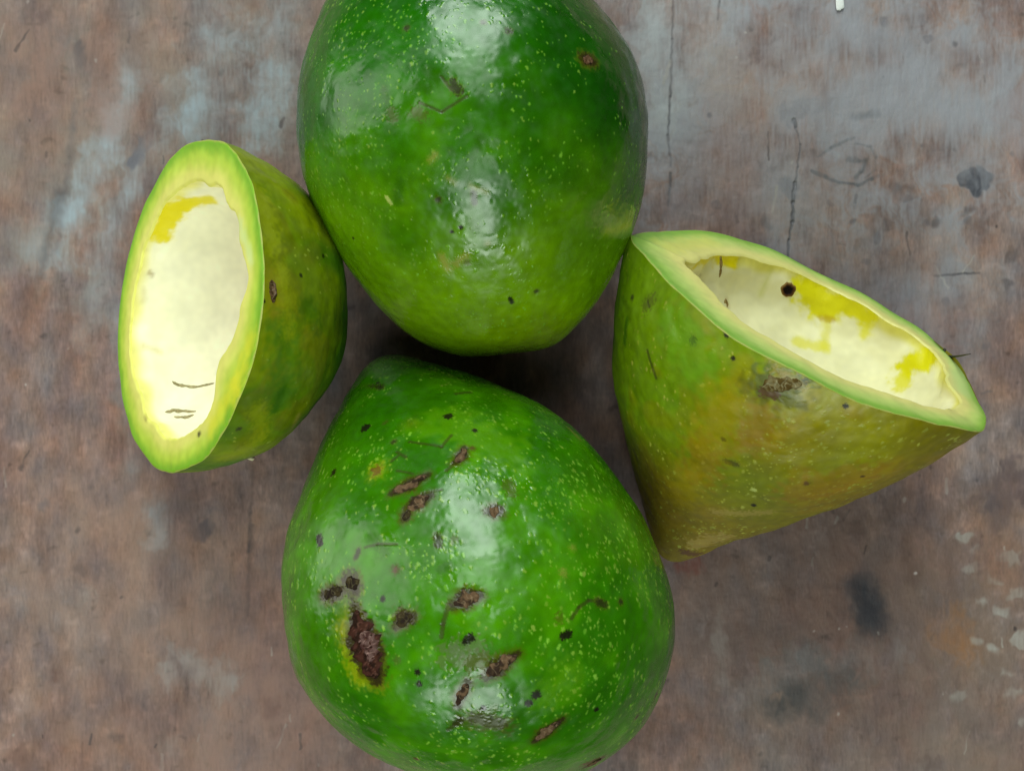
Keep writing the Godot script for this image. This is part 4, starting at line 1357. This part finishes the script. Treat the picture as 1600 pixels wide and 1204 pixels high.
func _ready() -> void:
	var cam := Camera3D.new()
	cam.name = "camera"
	cam.fov = 38.55
	cam.near = 0.02
	cam.far = 20.0
	cam.position = Vector3(0, 0.361, 0)
	cam.rotation_degrees = Vector3(-90, 0, 0)
	add_child(cam)
	cam.current = true

	var env := Environment.new()
	env.background_mode = Environment.BG_COLOR
	env.background_color = Color(0.10, 0.098, 0.096)
	env.tonemap_mode = Environment.TONE_MAPPER_LINEAR
	env.tonemap_exposure = 1.6
	env.sdfgi_enabled = true
	env.ssao_enabled = true
	env.ssil_enabled = true
	var we := WorldEnvironment.new()
	we.name = "environment"
	we.environment = env
	add_child(we)

	panel("far_window_light", Vector3(0.0, 0.76, -1.10), Vector3(0, 0.05, 0), Vector2(0.64, 0.95), 4.8, Color(0.95, 1.0, 0.97))
	panel("far_upper_light", Vector3(-0.03, 1.16, -0.56), Vector3(0, 0.05, 0), Vector2(0.42, 0.50), 1.8, Color(0.95, 1.0, 0.97))
	panel("near_window_light", Vector3(-0.02, 0.88, 1.00), Vector3(0, 0.05, 0), Vector2(0.68, 0.66), 4.1, Color(0.95, 1.0, 0.96))
	panel("near_upper_light", Vector3(-0.03, 1.22, 0.44), Vector3(0, 0.05, 0), Vector2(0.42, 0.36), 1.8, Color(0.95, 1.0, 0.96))
	panel("left_window_light", Vector3(-1.25, 0.60, -0.42), Vector3(0, 0.05, 0), Vector2(1.7, 0.85), 1.2, Color(1.0, 0.99, 0.97))

	table()
	build_top_fruit()
	build_front_fruit()
	build_left_half()
	build_right_half()
	build_crumbs()

func build_top_fruit() -> void:
	var s := whole(TOP_OUTLINE, TOP_RIGHT, 0.97, 0.3, 101)
	settle([s])
	var o := thing("avocado", "dark glossy green whole avocado with yellowish lower end, behind the scarred one", "avocado", TOP_AT, "whole green avocados")
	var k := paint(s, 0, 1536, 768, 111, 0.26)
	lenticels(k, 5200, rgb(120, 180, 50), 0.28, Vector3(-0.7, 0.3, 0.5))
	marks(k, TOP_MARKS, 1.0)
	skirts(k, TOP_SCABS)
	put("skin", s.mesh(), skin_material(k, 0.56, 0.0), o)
	for m: Array in TOP_SCABS:
		scab("scab", s, m.slice(1), 0.30, [rgb(48, 34, 22), rgb(92, 66, 46), rgb(120, 96, 72)], 300 + int(m[0]), o)

func build_front_fruit() -> void:
	var s := whole(FRONT_OUTLINE, FRONT_RIGHT, 0.97, 0.55, 201)
	settle([s])
	var o := thing("avocado", "bright green whole avocado with brown scabs and a large dark wound on its left", "avocado", FRONT_AT, "whole green avocados")
	var k := paint(s, 1, 1536, 768, 211, 0.26)
	lenticels(k, 7000, rgb(134, 192, 62), 0.36, Vector3(0.8, 0.3, -0.25))
	marks(k, FRONT_MARKS, 1.0)
	skirts(k, FRONT_SCABS)
	put("skin", s.mesh(), skin_material(k, 0.56, 0.0), o)
	for m: Array in FRONT_SCABS:
		var kind: int = m[0]
		var tones := [rgb(52, 38, 24), rgb(104, 80, 58), rgb(138, 116, 90)]
		if kind >= 10 and kind < 20:
			tones = [rgb(36, 17, 8), rgb(66, 34, 24), rgb(110, 74, 62)]
			if kind == 11:
				tones = [rgb(72, 46, 40), rgb(104, 78, 72), rgb(184, 152, 140)]
		elif kind >= 20:
			tones = [rgb(34, 28, 14), rgb(58, 48, 26), rgb(100, 92, 66)]
		scab("wound" if kind == 10 else "scab", s, m.slice(1), 0.75 if kind == 11 else 0.32 if kind < 20 else 0.25, tones, 400 + kind, o)

func build_left_half() -> void:
	var s := half(LEFT_PROFILE, LEFT_CUT, LEFT_ACROSS, 1.0, 501, 0.4, 0.0, 0.0)
	var f := face(s, LEFT_CUT, 0.765, LEFT_ACROSS * -0.0006, 520, 0.06, 0.0, LEFT_BUMPS)
	var b := hollow(f, LEFT_CUT, 27.0, 530)
	var lift := settle([s])
	for q: Surf in [f, b]:
		for i in q.p.size():
			q.p[i].y += lift
	var o := thing("avocado_half", "hollow avocado half with upright cream cut face, at the left of the whole ones", "avocado half", LEFT_AT, "hollowed avocado halves")
	var k := paint(s, 2, 1280, 640, 511, 0.45)
	lenticels(k, 260, rgb(160, 176, 60), 0.34, Vector3(0, 1, 0))
	marks(k, LEFT_MARKS, 1.0)
	put("skin", s.mesh(), skin_material(k, 0.5, 0.0), o)
	tint_face(f, [rgb(176, 186, 90), rgb(128, 186, 30), rgb(192, 220, 66), rgb(236, 234, 116)], LEFT_FACE_DABS, 540)
	put("flesh", f.mesh(), matte(0.45, 0.45), o)
	tint_hollow(b, rgb(250, 246, 214), rgb(242, 236, 140), LEFT_HOLLOW_DABS, 550)
	put("seed_hollow", b.mesh(), matte(0.5, 0.4), o)
	for m: Array in LEFT_SCABS:
		scab("scab", s, m.slice(1), 0.3, [rgb(70, 50, 26), rgb(120, 92, 70), rgb(150, 136, 120)], 560, o)
	for m: Array in LEFT_SHREDS:
		scab("seed_coat_shred", b if m[0] < 10 else f, m.slice(1), 0.14, [rgb(138, 126, 88), rgb(160, 148, 108), rgb(196, 186, 146)], 570 + int(m[0]), o)

func build_right_half() -> void:
	var s := half(RIGHT_PROFILE, RIGHT_CUT, RIGHT_ACROSS, 0.94, 601, 0.7, 0.3, 0.35)
	var f := face(s, RIGHT_CUT, 0.76, RIGHT_ACROSS * 0.0045, 620, RIGHT_NOTCH, 0.0015, RIGHT_BUMPS)
	var b := hollow(f, RIGHT_CUT, 24.0, 630)
	var lift := settle([s])
	for q: Surf in [f, b]:
		for i in q.p.size():
			q.p[i].y += lift
	var o := thing("avocado_half", "cone shaped hollow avocado half with olive skin and a bored hole, at the right", "avocado half", RIGHT_AT, "hollowed avocado halves")
	var k := paint(s, 3, 1280, 640, 611, 0.45)
	lenticels(k, 1700, rgb(176, 178, 70), 0.40, Vector3(0.5, 0.4, 0.5))
	marks(k, RIGHT_MARKS, 1.0)
	put("skin", s.mesh(), skin_material(k, 0.5, 0.0), o)
	tint_face(f, [rgb(178, 180, 96), rgb(134, 180, 66), rgb(190, 212, 112), rgb(230, 222, 134)], RIGHT_FACE_DABS, 640)
	put("flesh", f.mesh(), matte(0.45, 0.45), o)
	tint_hollow(b, rgb(238, 232, 186), rgb(230, 222, 110), RIGHT_HOLLOW_DABS, 650)
	put("seed_hollow", b.mesh(), matte(0.5, 0.4), o)
	for m: Array in RIGHT_HOLES:
		bored_hole(b, m[0], m[1], m[2], o)
	for m: Array in RIGHT_SCABS:
		scab("scab", s, m.slice(1), 0.3, [rgb(84, 66, 26), rgb(124, 112, 76), rgb(168, 164, 132)], 660 + int(m[0]), o)
	for m: Array in RIGHT_SHREDS:
		scab("seed_coat_shred", b, m.slice(1), 0.16, [rgb(128, 104, 52), rgb(156, 132, 78), rgb(186, 166, 116)], 670 + int(m[0]), o)
	put("skin_fibre", tube(on_surface(f, RIGHT_FIBRE, 0.3) + [Vector3(RIGHT_FIBRE_END[0], RIGHT_FIBRE_END[1], RIGHT_FIBRE_END[2])], [0.55, 0.4, 0.12], 8, lin(58, 52, 34)), matte(0.7), o)

func build_crumbs() -> void:
	var g := scrap(6.5, 2.6, 0.9, 71)
	var o := put("paper_scrap", g, matte(0.7), self)
	o.position = SCRAP_AT
	o.set_meta("label", "tiny white paper scrap lying on the table near its far edge")
	o.set_meta("category", "scrap")
	var c := scrap(2.6, 1.1, 0.8, 72)
	var q := put("flesh_crumb", c, matte(0.6), self)
	q.position = CRUMB_AT
	q.rotation.y = 1.3
	q.set_meta("label", "small pale avocado crumb on the table below the left half")
	q.set_meta("category", "crumb")

func scrap(long: float, wide: float, thick: float, seed_: int) -> ArrayMesh:    # a torn bit: a closed, uneven pillow
	var a := smooth_noise(seed_, 0.0016)
	var s := Surf.new()
	s.setup(28, 14)
	s.c.resize(s.p.size())
	s.c.fill(lin(226, 228, 226) if seed_ == 71 else lin(206, 198, 160))
	for j in 15:
		var t := PI * j / 14.0
		for i in 29:
			var k := TAU * (i % 28) / 28.0
			var q := Vector3(sin(t) * cos(k), -cos(t), sin(t) * sin(k))
			q = Vector3(signf(q.x) * pow(absf(q.x), 0.6) * wide / 2, q.y * thick / 2 + thick / 2, signf(q.z) * pow(absf(q.z), 0.6) * long / 2)
			q *= MM
			s.p[j * 29 + i] = q * Vector3(1 + 0.25 * a.get_noise_3dv(q), 1.0, 1 + 0.2 * a.get_noise_3dv(q))
	s.normals()
	if s.n[14 * 29].y < 0:
		s.flip = true
		s.normals()
	return s.mesh()
